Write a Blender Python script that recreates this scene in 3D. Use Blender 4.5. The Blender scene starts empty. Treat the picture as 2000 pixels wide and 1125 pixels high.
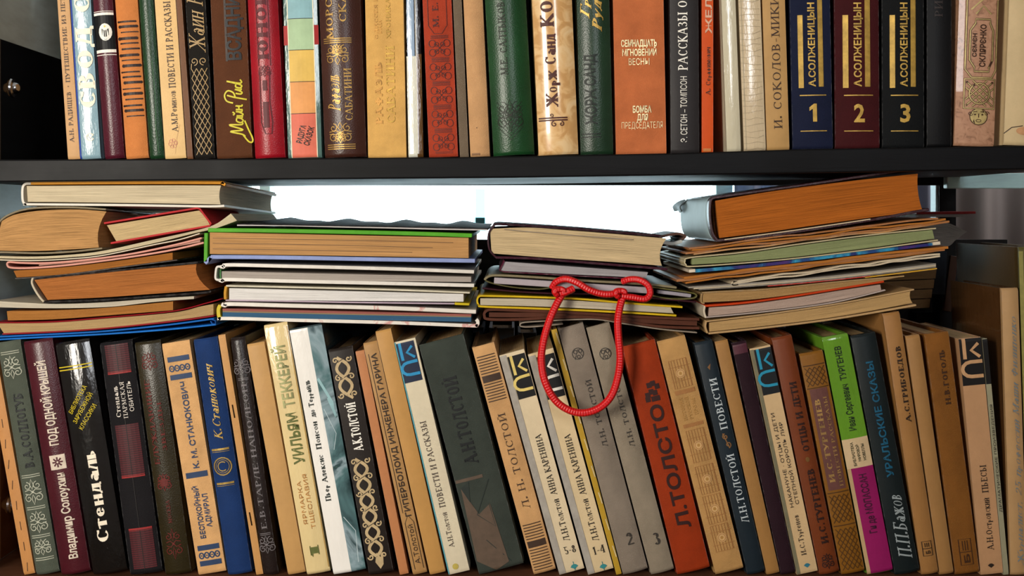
import bpy, bmesh, math, random
from mathutils import Vector, Matrix

# ---------------------------------------------------------------- camera, sky, lights, exposure
sc = bpy.context.scene
COL = sc.collection
HZ = 415.0                      # eye level in the photograph
S = 1.0 / 2400.0                # metres per photo pixel on the plane of the book spines (Y = 0)

cam_d = bpy.data.cameras.new('camera')
cam_d.sensor_width = 36.0
cam_d.lens = 36.0 * 2400.0 / 2000.0
cam_d.shift_y = -(562.5 - HZ) / 2000.0
cam_d.clip_start = 0.02
cam = bpy.data.objects.new('camera', cam_d)
COL.objects.link(cam)
cam.location = (0, -1, 0)
cam.rotation_euler = (math.pi / 2, 0, 0)
sc.camera = cam

w_ = bpy.data.worlds.new('daylight_sky')
sc.world = w_
w_.use_nodes = True
w_.node_tree.nodes['Background'].inputs[0].default_value = (0.72, 0.93, 1.0, 1)
w_.node_tree.nodes['Background'].inputs[1].default_value = 5.5

def area(name, loc, target, size, size_y, power, color):
    l = bpy.data.lights.new(name, 'AREA')
    l.shape = 'RECTANGLE'; l.size = size; l.size_y = size_y
    l.energy = power; l.color = color
    o = bpy.data.objects.new(name, l)
    COL.objects.link(o)
    o.location = loc
    o.rotation_euler = (Vector(target) - Vector(loc)).to_track_quat('-Z', 'Y').to_euler()
    return o
area('key_window_light', (-0.80, -1.25, 0.12), (-0.12, 0, -0.05), 0.34, 0.5, 21.0, (1.0, 0.93, 0.82))
area('side_window_light', (0.42, -1.9, 0.45), (0.0, 0, 0), 0.22, 0.6, 8.0, (0.95, 0.97, 1.0))

area('curtain_fill_light', (1.55, .9, 1.1), (1.3, 1.9, 0.1), 0.5, 0.3, 30.0, (1.0, 0.95, 0.93))  # added fill light, brightens the wall and curtain at the right
sc.view_settings.view_transform = 'Standard'
sc.view_settings.look = 'None'
sc.view_settings.exposure = 0.0
sc.view_settings.gamma = 1.0
sc.view_settings.use_curve_mapping = False

random.seed(7)

# ---------------------------------------------------------------- materials
def lin(h):
    h = h.lstrip('#')
    r = []
    for i in (0, 2, 4):
        c = int(h[i:i + 2], 16) / 255.0
        r.append(c / 12.92 if c <= 0.04045 else ((c + 0.055) / 1.055) ** 2.4)
    return (r[0], r[1], r[2], 1.0)

MATS = {}
def M(kind, hexc):
    """kind: cloth leather gloss paper ink foil wood paint page metal plain glass"""
    key = kind + hexc
    if key in MATS:
        return MATS[key]
    m = bpy.data.materials.new(kind + '_' + hexc.lstrip('#'))
    MATS[key] = m
    m.use_nodes = True
    nt = m.node_tree
    N, L = nt.nodes, nt.links
    b = N['Principled BSDF']
    c = lin(hexc)
    b.inputs['Base Color'].default_value = c
    b.inputs['Roughness'].default_value = 0.6
    def noise(scale, detail=3.0, vec=None, rough=0.6):
        n = N.new('ShaderNodeTexNoise'); n.inputs['Scale'].default_value = scale
        n.inputs['Detail'].default_value = detail; n.inputs['Roughness'].default_value = rough
        if vec: L.new(vec, n.inputs['Vector'])
        return n
    def coord(name='Object', scale=(1, 1, 1)):
        t = N.new('ShaderNodeTexCoord'); mp = N.new('ShaderNodeMapping')
        mp.inputs['Scale'].default_value = scale
        L.new(t.outputs[name], mp.inputs['Vector'])
        return mp.outputs[0]
    def tint(fac, lo, hi, a=0.3, z=0.7):
        """base colour varied between c*lo and c*hi by a texture"""
        r = N.new('ShaderNodeValToRGB')
        r.color_ramp.elements[0].position = a; r.color_ramp.elements[1].position = z
        r.color_ramp.elements[0].color = tuple(min(1, v * lo) for v in c[:3]) + (1,)
        r.color_ramp.elements[1].color = tuple(min(1, v * hi) for v in c[:3]) + (1,)
        L.new(fac, r.inputs[0]); return r.outputs[0]
    def bump(h, strength, dist=0.001):
        n = N.new('ShaderNodeBump'); n.inputs['Strength'].default_value = strength
        n.inputs['Distance'].default_value = dist
        L.new(h, n.inputs['Height']); L.new(n.outputs[0], b.inputs['Normal'])
    if kind == 'cloth':
        v = coord()
        n = noise(45, 5, v); L.new(tint(n.outputs[0], 0.80, 1.12), b.inputs['Base Color'])
        wv = N.new('ShaderNodeTexVoronoi'); wv.inputs['Scale'].default_value = 1500; L.new(v, wv.inputs['Vector'])
        bump(wv.outputs[0], 0.35, 0.0004)
        b.inputs['Roughness'].default_value = 0.75
        b.inputs['Specular IOR Level'].default_value = 0.16
    elif kind == 'leather':
        v = coord()
        n = noise(30, 4, v); L.new(tint(n.outputs[0], 0.72, 1.15), b.inputs['Base Color'])
        vo = N.new('ShaderNodeTexVoronoi'); vo.inputs['Scale'].default_value = 900; L.new(v, vo.inputs['Vector'])
        bump(vo.outputs[0], 0.22, 0.0004)
        b.inputs['Roughness'].default_value = 0.34
        b.inputs['Specular IOR Level'].default_value = 0.42
    elif kind == 'gloss':
        v = coord('Object', (1, 1, 0.35))
        n = noise(28, 3, v)
        n2 = noise(190, 3, v)
        L.new(tint(n.outputs[0], 0.9, 1.08), b.inputs['Base Color'])
        mx = N.new('ShaderNodeMath'); mx.operation = 'ADD'
        L.new(n.outputs[0], mx.inputs[0]); L.new(n2.outputs[0], mx.inputs[1])
        bump(mx.outputs[0], 0.42, 0.0014)
        b.inputs['Roughness'].default_value = 0.2
        b.inputs['Coat Weight'].default_value = 0.5
        b.inputs['Coat Roughness'].default_value = 0.08
    elif kind == 'card':
        v = coord()
        n = noise(60, 4, v); L.new(tint(n.outputs[0], 0.85, 1.08), b.inputs['Base Color'])
        b.inputs['Roughness'].default_value = 0.5
        b.inputs['Specular IOR Level'].default_value = 0.16
    elif kind == 'paper':
        v = coord()
        n = noise(22, 6, v, 0.7); L.new(tint(n.outputs[0], 0.82, 1.08, 0.25, 0.7), b.inputs['Base Color'])
        n2 = noise(600, 2, v); bump(n2.outputs[0], 0.15, 0.0005)
        b.inputs['Roughness'].default_value = 0.5
        b.inputs['Specular IOR Level'].default_value = 0.22
    elif kind == 'page':
        v = coord('UV', (2.2, 75, 1))
        n = noise(1.0, 4, v, 0.75); L.new(tint(n.outputs[0], 0.5, 1.12, 0.36, 0.56), b.inputs['Base Color'])
        bump(n.outputs[0], 0.6, 0.0008)
        b.inputs['Roughness'].default_value = 0.85
        b.inputs['Specular IOR Level'].default_value = 0.15
    elif kind == 'ink':
        v = coord()
        n = noise(160, 3, v); L.new(tint(n.outputs[0], 0.85, 1.1), b.inputs['Base Color'])
        b.inputs['Roughness'].default_value = 0.5
        b.inputs['Specular IOR Level'].default_value = 0.3
    elif kind == 'foil':
        v = coord()
        n = noise(120, 4, v); L.new(tint(n.outputs[0], 0.55, 1.15), b.inputs['Base Color'])
        b.inputs['Metallic'].default_value = 0.45
        b.inputs['Roughness'].default_value = 0.42
    elif kind == 'wood':
        v = coord('Object', (2.0, 8.0, 30.0))
        n = noise(5, 6, v); L.new(tint(n.outputs[0], 0.55, 1.4), b.inputs['Base Color'])
        v2 = coord('Object', (1, 1, 1)); n2 = noise(14, 5, v2)
        rr = N.new('ShaderNodeMapRange'); rr.inputs['To Min'].default_value = 0.38; rr.inputs['To Max'].default_value = 0.6
        b.inputs['Specular IOR Level'].default_value = 0.14
        L.new(n2.outputs[0], rr.inputs[0]); L.new(rr.outputs[0], b.inputs['Roughness'])
        bump(n.outputs[0], 0.25, 0.001)
    elif kind == 'paint':
        v = coord('Object', (1, 1, 4))
        n = noise(18, 5, v); L.new(tint(n.outputs[0], 0.8, 1.15), b.inputs['Base Color'])
        bump(n.outputs[0], 0.2, 0.001)
        b.inputs['Roughness'].default_value = 0.38
    elif kind == 'metal':
        b.inputs['Metallic'].default_value = 1.0
        b.inputs['Roughness'].default_value = 0.15
    elif kind == 'glass':
        b.inputs['Transmission Weight'].default_value = 1.0
        b.inputs['Roughness'].default_value = 0.0
        b.inputs['IOR'].default_value = 1.05
    if kind in ('cloth', 'leather', 'paper') and not b.inputs['Base Color'].links == ():
        # handling wear: edges rubbed paler, broken up by noise
        src = b.inputs['Base Color'].links[0].from_socket
        bv = N.new('ShaderNodeBevel'); bv.samples = 4; bv.inputs['Radius'].default_value = 0.0011
        ge = N.new('ShaderNodeNewGeometry'); dt = N.new('ShaderNodeVectorMath'); dt.operation = 'DOT_PRODUCT'
        L.new(bv.outputs[0], dt.inputs[0]); L.new(ge.outputs['Normal'], dt.inputs[1])
        mr = N.new('ShaderNodeMapRange'); mr.inputs['From Min'].default_value = .985; mr.inputs['From Max'].default_value = .88
        L.new(dt.outputs['Value'], mr.inputs[0])
        wn = noise(170, 4, coord()); wr = N.new('ShaderNodeMapRange'); wr.inputs['From Min'].default_value = .42; wr.inputs['From Max'].default_value = .62
        L.new(wn.outputs[0], wr.inputs[0])
        ml = N.new('ShaderNodeMath'); ml.operation = 'MULTIPLY'; L.new(mr.outputs[0], ml.inputs[0]); L.new(wr.outputs[0], ml.inputs[1])
        m2 = N.new('ShaderNodeMath'); m2.operation = 'MULTIPLY'; m2.inputs[1].default_value = .5; L.new(ml.outputs[0], m2.inputs[0])
        mx = N.new('ShaderNodeMix'); mx.data_type = 'RGBA'
        L.new(m2.outputs[0], mx.inputs['Factor']); L.new(src, mx.inputs[6])
        mx.inputs[7].default_value = tuple(.45*v+.22 for v in c[:3])+(1,)
        L.new(mx.outputs[2], b.inputs['Base Color'])
    if kind == 'cord':
        t = N.new('ShaderNodeTexCoord'); sp = N.new('ShaderNodeSeparateXYZ'); L.new(t.outputs['UV'], sp.inputs[0])
        def band(sg):
            a = N.new('ShaderNodeMath'); a.operation = 'MULTIPLY'; a.inputs[1].default_value = 6.28318*3*sg; L.new(sp.outputs[0], a.inputs[0])
            c2 = N.new('ShaderNodeMath'); c2.operation = 'MULTIPLY_ADD'; c2.inputs[1].default_value = 1500.0
            L.new(sp.outputs[1], c2.inputs[0]); L.new(a.outputs[0], c2.inputs[2])
            s2 = N.new('ShaderNodeMath'); s2.operation = 'SINE'; L.new(c2.outputs[0], s2.inputs[0]); return s2.outputs[0]
        p = N.new('ShaderNodeMath'); p.operation = 'MULTIPLY'; L.new(band(1), p.inputs[0]); L.new(band(-1), p.inputs[1])
        q = N.new('ShaderNodeMath'); q.operation = 'MULTIPLY_ADD'; q.inputs[1].default_value = .5; q.inputs[2].default_value = .5; L.new(p.outputs[0], q.inputs[0])
        L.new(tint(q.outputs[0], 0.78, 1.1, 0.1, 0.9), b.inputs['Base Color'])
        bump(q.outputs[0], 0.5, 0.0009)
        b.inputs['Roughness'].default_value = 0.4
    return m

def custom(name, build):
    if name in MATS: return MATS[name]
    m = bpy.data.materials.new(name); m.use_nodes = True; MATS[name] = m
    build(m.node_tree.nodes, m.node_tree.links, m.node_tree.nodes['Principled BSDF'])
    return m

def picture_mat(name, stops, scale=9.0, rough=0.22):
    """blotchy printed illustration on a laminated cover"""
    def f(N, L, b):
        t = N.new('ShaderNodeTexCoord')
        n = N.new('ShaderNodeTexNoise'); n.inputs['Scale'].default_value = scale; n.inputs['Detail'].default_value = 5
        n.inputs['Distortion'].default_value = 1.2
        L.new(t.outputs['Object'], n.inputs['Vector'])
        r = N.new('ShaderNodeValToRGB'); cr = r.color_ramp
        while len(cr.elements) < len(stops): cr.elements.new(0.5)
        for e, (p, h) in zip(cr.elements, stops):
            e.position = p; e.color = lin(h)
        L.new(n.outputs[0], r.inputs[0]); L.new(r.outputs[0], b.inputs['Base Color'])
        b.inputs['Roughness'].default_value = rough
        b.inputs['Coat Weight'].default_value = 0.4
    return custom(name, f)

# ---------------------------------------------------------------- object helpers
def link_mesh(name, me, parent=None, mats=(), smooth=35):
    for m in mats: me.materials.append(m)
    if smooth:
        for p in me.polygons: p.use_smooth = True
        me.set_sharp_from_angle(angle=math.radians(smooth))
    o = bpy.data.objects.new(name, me); COL.objects.link(o)
    if parent: o.parent = parent
    return o

def from_bm(name, bm, parent=None, mats=(), smooth=35):
    me = bpy.data.meshes.new(name)
    bm.to_mesh(me); bm.free()
    return link_mesh(name, me, parent, mats, smooth)

def empty(name, loc, label, cat, group=None, rot=None):
    o = bpy.data.objects.new(name, None); COL.objects.link(o)
    o.empty_display_size = 0.02
    o.location = loc
    if rot: o.rotation_euler = rot
    o['label'] = label; o['category'] = cat
    if group: o['group'] = group
    return o

def add_bevel(o, w, seg=2, ang=40):
    md = o.modifiers.new('bevel', 'BEVEL'); md.width = w; md.segments = seg
    md.limit_method = 'ANGLE'; md.angle_limit = math.radians(ang)
    md.harden_normals = False
    return o

def bm_box(bm, x0, x1, y0, y1, z0, z1, mi=0):
    vs = [bm.verts.new(p) for p in ((x0,y0,z0),(x1,y0,z0),(x1,y1,z0),(x0,y1,z0),(x0,y0,z1),(x1,y0,z1),(x1,y1,z1),(x0,y1,z1))]
    for f in ((0,1,5,4),(1,2,6,5),(2,3,7,6),(3,0,4,7),(4,5,6,7),(3,2,1,0)):
        fc = bm.faces.new([vs[i] for i in f]); fc.material_index = mi
    return vs

# ---------------------------------------------------------------- seriffed stroke letters
GL = {
'А': (.78, 'D .06 0 .38 1 t;D .38 1 .7 0 b;H .34 .16 .56'),
'Б': (.66, 'V .15;H 1 .15 .58;V .57 .82 1 n;A .30 .28 .30 .28 -90 90;H 0 .15 .3;H .56 .15 .3'),
'В': (.68, 'V .15;A .28 .28 .32 .28 -90 90;H 0 .15 .3;H .54 .15 .3;A .26 .77 .28 .23 -90 90;H 1 .15 .3'),
'Г': (.58, 'V .15;H 1 .15 .52;V .52 .8 1 n'),
'Д': (.8, 'D .16 .05 .34 1 t;V .6 0 1;H 1 .3 .6;H .03 .04 .76;V .05 -.16 .04 n;V .74 -.16 .04 n'),
'Е': (.62, 'V .15;H 1 .15 .55;H .52 .15 .45;H 0 .15 .57;V .55 .82 1 n;V .57 0 .2 n'),
'Ж': (1.05, 'V .52;D .08 1 .45 .52 b;D .96 1 .6 .52 t;D .06 0 .46 .5 t;D .58 .5 .98 0 b'),
'З': (.62, 'A .28 .28 .28 .28 -150 90;A .26 .77 .25 .23 -90 145;H .54 .2 .3'),
'И': (.8, 'V .15;V .65;D .18 .08 .62 .92 t'),
'Й': (.8, 'V .15;V .65;D .18 .08 .62 .92 t;A .4 1.25 .13 .12 -170 -10'),
'К': (.76, 'V .15;D .2 .5 .6 1 t;D .25 .55 .68 0 b'),
'Л': (.74, 'D .06 0 .3 1 t;V .6;H 1 .26 .6'),
'М': (.95, 'V .14 0 1 t;D .16 1 .46 .08 b;D .46 .08 .78 1 t;V .8'),
'Н': (.8, 'V .15;V .65;H .52 .15 .65'),
'О': (.8, 'A .4 .5 .34 .5 0 360'),
'П': (.8, 'V .15;V .65;H 1 .1 .7'),
'Р': (.64, 'V .15;A .28 .74 .3 .26 -90 90;H 1 .15 .3;H .48 .15 .3'),
'С': (.7, 'A .4 .5 .34 .5 48 312;V .62 .74 .95 n'),
'Т': (.72, 'V .36;H 1 .05 .67;V .05 .8 1 n;V .67 .8 1 n'),
'У': (.72, 'D .07 1 .4 .35 b;D .66 1 .3 .05 t;A .2 .12 .12 .1 180 320'),
'Ф': (.9, 'V .45;A .45 .55 .36 .28 0 360'),
'Х': (.76, 'D .08 1 .68 0 b;D .66 1 .08 0 t'),
'Ц': (.8, 'V .15;V .62;H 0 .15 .74;V .74 -.2 .02 n'),
'Ч': (.74, 'V .6;V .12 .6 1;A .36 .62 .24 .18 180 270;H .45 .36 .6'),
'Ш': (1.08, 'V .15;V .53;V .91;H 0 .15 .91'),
'Щ': (1.12, 'V .15;V .53;V .91;H 0 .15 1.02;V 1.02 -.2 .02 n'),
'Ы': (.96, 'V .15;A .28 .28 .28 .28 -90 90;H 0 .15 .3;H .56 .15 .3;V .8'),
'Ь': (.66, 'V .15;A .28 .28 .3 .28 -90 90;H 0 .15 .3;H .56 .15 .3'),
'Э': (.7, 'A .3 .5 .34 .5 -130 130;H .5 .25 .6'),
'Ю': (1.1, 'V .15;H .5 .15 .45;A .72 .5 .3 .5 0 360'),
'Я': (.7, 'V .55;A .38 .74 .28 .26 90 270;H 1 .38 .55;H .48 .38 .55;D .38 .48 .1 0 b'),
'а': (.56, 'A .22 .22 .18 .2 0 360;V .44 0 .5;A .28 .48 .16 .18 0 150'),
'е': (.58, 'A .29 .34 .24 .34 20 325;H .36 .08 .5'),
'б': (.58, 'A .29 .3 .24 .3 0 360;A .42 .55 .36 .42 110 180'),
'у': (.56, 'D .06 .68 .3 .1 b;D .5 .68 .2 -.22 t;A .13 -.18 .08 .06 180 330'),
'1': (.5, 'V .26;D .08 .78 .24 1 t'),
'2': (.62, 'A .3 .7 .24 .3 -20 170;D .5 .58 .08 .05 t;H .03 .06 .56'),
'3': (.6, 'A .28 .28 .26 .28 -150 90;A .26 .77 .24 .23 -90 145'),
'4': (.66, 'V .45;D .42 1 .04 .3 t;H .28 .04 .6'),
'5': (.6, 'A .28 .3 .26 .3 -150 120;V .14 .5 1 t;H 1 .14 .5'),
'8': (.6, 'A .3 .26 .25 .26 0 360;A .3 .76 .2 .23 0 360'),
'.': (.28, 'W .12 .02 .2'), ',': (.28, 'V .12 -.12 .13 n'), '-': (.42, 'H .42 .06 .36'),
'·': (.3, 'W .14 .40 .58'), ' ': (.36, ''),
}
def glyphs(text, bold=.17, thin=.065, serif=True):
    """returns (list of quads, width); cap height 1, baseline 0"""
    out = []; X = 0.0
    def seg(p, q, w):
        d = Vector((q[0]-p[0], q[1]-p[1]))
        if d.length < 1e-6: return
        n = Vector((-d.y, d.x)).normalized() * w / 2
        out.append([(p[0]+n.x, p[1]+n.y), (p[0]-n.x, p[1]-n.y), (q[0]-n.x, q[1]-n.y), (q[0]+n.x, q[1]+n.y)])
    for ch in text:
        k, dy = 1.0, 0.0
        g = ch
        if ch not in GL:
            up = ch.upper()
            if up in GL:
                g = up; k = .68
                if ch == 'р': dy = -.28
                if ch == 'ф': dy = -.05
            else: g = '-'
        wd, st = GL[g]
        def P(x, y): return (X + x * (k if k < 1 else 1), y * k + dy)
        for s in st.split(';'):
            if not s: continue
            a = s.split(); t = a[0]
            if t == 'V':
                x = float(a[1]); y0, y1 = (float(a[2]), float(a[3])) if len(a) > 3 else (0, 1)
                fl = a[4] if len(a) > 4 else ''
                w = thin * 1.3 if fl == 't' else (bold * .55 if fl == 'n' else bold)
                seg(P(x, y0), P(x, y1), w)
                if serif and fl != 'n':
                    for yy in (y0, y1):
                        if yy in (0, 1) or k < 1: 
                            q = P(x, yy); seg((q[0]-.14*k-.02, q[1]), (q[0]+.14*k+.02, q[1]), thin)
            elif t == 'W':
                x, y0, y1 = map(float, a[1:4]); seg(P(x, y0), P(x, y1), .17)
            elif t == 'H':
                y, x0, x1 = map(float, a[1:4]); yy = min(max(y, thin/2), 1-thin/2) if 0 <= y <= 1 else y
                seg(P(x0, yy), P(x1, yy), thin if serif else bold)
            elif t == 'D':
                x0, y0, x1, y1 = map(float, a[1:5]); w = bold if a[5] == 'b' or not serif else thin*1.2
                seg(P(x0, y0), P(x1, y1), w)
                if serif:
                    for xx, yy in ((x0, y0), (x1, y1)):
                        if yy in (0, 1):
                            q = P(xx, yy); seg((q[0]-.12*k, q[1]), (q[0]+.12*k, q[1]), thin)
            elif t == 'A':
                cx, cy, rx, ry, a0, a1 = map(float, a[1:7])
                n = max(5, int(abs(a1-a0)/24)); pr = None
                for i in range(n+1):
                    an = math.radians(a0 + (a1-a0)*i/n); c_, s_ = math.cos(an), math.sin(an)
                    w = (thin + (bold-thin)*abs(c_)) if serif else bold
                    o_ = P(cx+(rx)*c_, cy+(ry)*s_); i_ = P(cx+(rx-w)*c_, cy+(ry-w*.8)*s_)
                    if pr: out.append([pr[0], pr[1], i_, o_])
                    pr = (o_, i_)
        X += wd * (k if k < 1 else 1) + .06
    return out, X

FCACHE = {}
def font_mesh(text, off):
    key = (text, off)
    if key in FCACHE: return FCACHE[key]
    c = bpy.data.curves.new('lettering_source', 'FONT'); c.body = text; c.offset = off; c.resolution_u = 2
    c.fill_mode = 'FRONT'
    o = bpy.data.objects.new('lettering_source', c); COL.objects.link(o)
    dg = bpy.context.evaluated_depsgraph_get()
    me = bpy.data.meshes.new_from_object(o.evaluated_get(dg))
    vs = [(v.co.x / .728, v.co.y / .728) for v in me.vertices]
    fs = [tuple(p.vertices) for p in me.polygons]
    bpy.data.objects.remove(o); bpy.data.curves.remove(c); bpy.data.meshes.remove(me)
    FCACHE[key] = (vs, fs)
    return FCACHE[key]

def text_polys(text, style):
    if style.startswith('serif') or style.startswith('script'):
        b = .15
        if style.endswith('b'): b = .22
        if style.endswith('l'): b = .11
        q, w = glyphs(text, b, b*.42)
        vs, fs = [], []
        for p in q:
            n = len(vs); vs += p; fs.append(tuple(range(n, n+len(p))))
        if style.startswith('script'):
            vs = [(x + .35*y, y) for x, y in vs]
    else:
        off = {'sans': 0.0, 'bold': .022, 'thin': -.012, 'black': .028, 'ital': 0.0}[style]
        vs, fs = font_mesh(text, off)
        if style == 'ital': vs = [(x + .3*y, y) for x, y in vs]
    x0 = min(v[0] for v in vs); x1 = max(v[0] for v in vs)
    return [((x-x0)/(x1-x0), y) for x, y in vs], fs

# ---------------------------------------------------------------- printing on spines
class Deco:
    """prints laid on a spine; u across it 0..1, y is the height on the spine as a photo row at Y=0"""
    def __init__(self, w, by, ct, sn=0.0):
        self.w, self.by, self.ct, self.sn = w, by, ct, abs(sn)
        self.items = {'lettering': [], 'ornament': [], 'label_panel': []}
        self.lay = {'label_panel': 1, 'ornament': 2, 'lettering': 3}
    def c(self, u, y): return (u*self.w, (self.by-y-.5*self.w*self.sn)/self.ct)
    def put(self, part, pts, faces, mat): self.items[part].append((pts, faces, mat))
    def T(self, s, u0, u1, ya, yb, mat, style='serif'):
        """reads upward from row ya to row yb; letter tops at u0, feet at u1"""
        vs, fs = text_polys(s, style)
        (xa, va), (xb, vb) = self.c(u1, ya), self.c(u0, yb)
        self.put('lettering', [(xa + (xb-xa)*y, va + (vb-va)*x) for x, y in vs], fs, mat)
    def H(self, s, u0, u1, yt, yb, mat, style='serif'):
        vs, fs = text_polys(s, style)
        (xa, va), (xb, vb) = self.c(u0, yb), self.c(u1, yt)
        self.put('lettering', [(xa + (xb-xa)*x, va + (vb-va)*y) for x, y in vs], fs, mat)
    def A(self, s, u, y, L, H, ang, mat, style='sans'):
        """text centred at (u, y), length L px, cap height H px, turned by ang degrees"""
        vs, fs = text_polys(s, style); cx, cy = self.c(u, y); a = math.radians(ang); ca, sa = math.cos(a), math.sin(a)
        pts = []
        for x, yy in vs:
            X, Y = (x-.5)*L, (yy-.5)*H
            pts.append((cx + X*ca - Y*sa, cy + X*sa + Y*ca))
        self.put('lettering', pts, fs, mat)
    def R(self, u0, u1, ya, yb, mat, part='ornament'):
        (xa, va), (xb, vb) = self.c(u0, max(ya, yb)), self.c(u1, min(ya, yb))
        n = max(1, int((vb-va)/60))
        pts, fs = [], []
        for i in range(n+1):
            v = va + (vb-va)*i/n; pts += [(xa, v), (xb, v)]
        for i in range(n): fs.append((2*i, 2*i+1, 2*i+3, 2*i+2))
        self.put(part, pts, fs, mat)
    def P(self, uy, mat, part='ornament'):
        self.put(part, [self.c(u, y) for u, y in uy], [tuple(range(len(uy)))], mat)
    def raw(self, pts, wd, mat, closed=False, part='ornament', w2=None):
        """stroke through px points"""
        n = len(pts); L, Rr = [], []
        for i in range(n):
            p = Vector(pts[i]); a = Vector(pts[i-1]) if (i > 0 or closed) else p
            b = Vector(pts[(i+1) % n]) if (i < n-1 or closed) else p
            d = (b-a); d = d.normalized() if d.length > 1e-6 else Vector((1, 0))
            ww = wd if w2 is None else wd + (w2-wd)*i/(n-1)
            nn = Vector((-d.y, d.x))*ww/2
            L.append(tuple(p+nn)); Rr.append(tuple(p-nn))
        m = n if closed else n-1
        self.put(part, L+Rr, [(i, n+i, n+(i+1) % n, (i+1) % n) for i in range(m)], mat)
    def S(self, uy, wd, mat, closed=False, part='ornament'):
        self.raw([self.c(u, y) for u, y in uy], wd, mat, closed, part)
    def pen(self, strokes, L, Hh, u0, u1, ya, yb, wd, mat):
        """handwriting: strokes on an L by Hh grid, written upward from row ya to yb"""
        (xa, va), (xb, vb) = self.c(u1, ya), self.c(u0, yb)
        for st in strokes:
            q = resample(st, 5*len(st)); self.raw([(xa+(xb-xa)*y/Hh, va+(vb-va)*x/L) for x, y in q], wd, mat, part='lettering')
        its = self.items['lettering']; k = len(strokes); grp = its[-k:]; del its[-k:]
        pts, fs = [], []
        for p, f, m in grp: n = len(pts); pts += p; fs += [tuple(i+n for i in g) for g in f]
        self.put('lettering', pts, fs, mat)
    def ring(self, u, y, r, wd, mat, ry=None, a0=0, a1=360, part='ornament'):
        cx, cy = self.c(u, y); ry = ry or r; n = max(6, int(abs(a1-a0)/22)); full = abs(a1-a0) >= 359
        pts = [(cx+r*math.cos(math.radians(a0+(a1-a0)*i/n)), cy+ry*math.sin(math.radians(a0+(a1-a0)*i/n))) for i in range(n if full else n+1)]
        self.raw(pts, wd, mat, full, part)
    def disc(self, u, y, r, mat, ry=None, part='ornament'):
        cx, cy = self.c(u, y); ry = ry or r
        self.put(part, [(cx+r*math.cos(i*math.pi/8), cy+ry*math.sin(i*math.pi/8)) for i in range(16)], [tuple(range(16))], mat)
    def curl(self, u, y, r, wd, mat, start=0, turns=1.3, hand=1):
        cx, cy = self.c(u, y); n = int(14*turns)
        pts = []
        for i in range(n+1):
            t = i/n; a = math.radians(start) + hand*t*turns*2*math.pi; rr = r*(1-.8*t)
            pts.append((cx+rr*math.cos(a), cy+rr*math.sin(a)))
        self.raw(pts, wd, mat)
    def scroll(self, u, y, sx, sy, mat, wd=1.6):
        """symmetrical curled ornament sx by sy px"""
        for s in (-1, 1):
            for t in (-1, 1):
                uu = u + s*sx*.26/self.w
                self.curl(uu, y - t*sy*.24*self.ct, min(sx, sy)*.21, wd, mat, start=90 if s > 0 else 90, turns=1.2, hand=s*t)
                cx, cy = self.c(u, y)
                self.raw([(cx, cy), (cx+s*sx*.16, cy+t*sy*.1), (cx+s*sx*.42, cy+t*sy*.05)], wd, mat)
        cx, cy = self.c(u, y)
        self.raw([(cx, cy-sy*.5), (cx-sx*.09, cy-sy*.28), (cx, cy-sy*.1), (cx+sx*.09, cy-sy*.28)], wd, mat, True)
        self.raw([(cx, cy+sy*.5), (cx-sx*.09, cy+sy*.28), (cx, cy+sy*.1), (cx+sx*.09, cy+sy*.28)], wd, mat, True)
        self.disc(u, y, min(sx, sy)*.05+.6, mat)
    def lattice(self, u0, u1, ya, yb, nx, ny, wd, mat):
        (xa, va), (xb, vb) = self.c(u0, max(ya, yb)), self.c(u1, min(ya, yb))
        dx, dy = (xb-xa)/nx, (vb-va)/ny
        for j in range(ny):
            for i in range(nx):
                x, y = xa+i*dx, va+j*dy
                self.raw([(x, y), (x+dx, y+dy)], wd, mat); self.raw([(x+dx, y), (x, y+dy)], wd, mat)
    def build(self, parent, yfun, curved, H):
        # each line of lettering and each separate ornament becomes a part of its own
        jobs = [('lettering', 'lettering', [it]) for it in self.items['lettering']]
        orn = sorted(self.items['ornament'], key=lambda it: min(p[1] for p in it[0])); hi = None
        for it in orn:
            a, b = min(p[1] for p in it[0]), max(p[1] for p in it[0])
            if hi is None or a > hi+7: jobs.append(('spine_pattern', 'ornament', [])); hi = b
            jobs[-1][2].append(it); hi = max(hi, b)
        jobs += [('label_panel', 'label_panel', [it]) for it in self.items['label_panel']]
        for nk, (name, part, its) in enumerate(jobs):
            bm = bmesh.new(); mats = []; eps0 = .00022*self.lay[part]
            for k, (pts, fs, mat) in enumerate(its):
                if mat not in mats: mats.append(mat)
                mi = mats.index(mat)
                e = eps0 + (.000003*min(k, 70) if part == 'ornament' else .00001*(nk % 8))
                vs = [bm.verts.new((x*S, e, y*S)) for x, y in pts]
                for f in fs:
                    try:
                        fc = bm.faces.new([vs[i] for i in f]); fc.material_index = mi
                    except ValueError: pass
            if curved:
                for i in range(1, 8):
                    bmesh.ops.bisect_plane(bm, geom=bm.verts[:]+bm.edges[:]+bm.faces[:], dist=1e-7,
                        plane_co=(self.w*S*i/8, 0, 0), plane_no=(1, 0, 0))
            if part != 'lettering':
                for zc in (.0004, .0008, .0018, .003, H-.003, H-.0018, H-.0008, H-.0004):
                    lo, hi = zc < .0005, zc > H-.0005
                    bmesh.ops.bisect_plane(bm, geom=bm.verts[:]+bm.edges[:]+bm.faces[:], dist=1e-7, plane_co=(0, 0, zc),
                        plane_no=(0, 0, -1 if lo else 1), clear_outer=lo or hi)
            bmesh.ops.recalc_face_normals(bm, faces=bm.faces[:])
            for f in bm.faces:
                f.normal_update()
                if f.normal.y > 0: f.normal_flip()
            for v in bm.verts:
                v.co.y = yfun(v.co.x, v.co.z) - v.co.y
            from_bm(name, bm, parent, mats, smooth=0)

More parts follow.
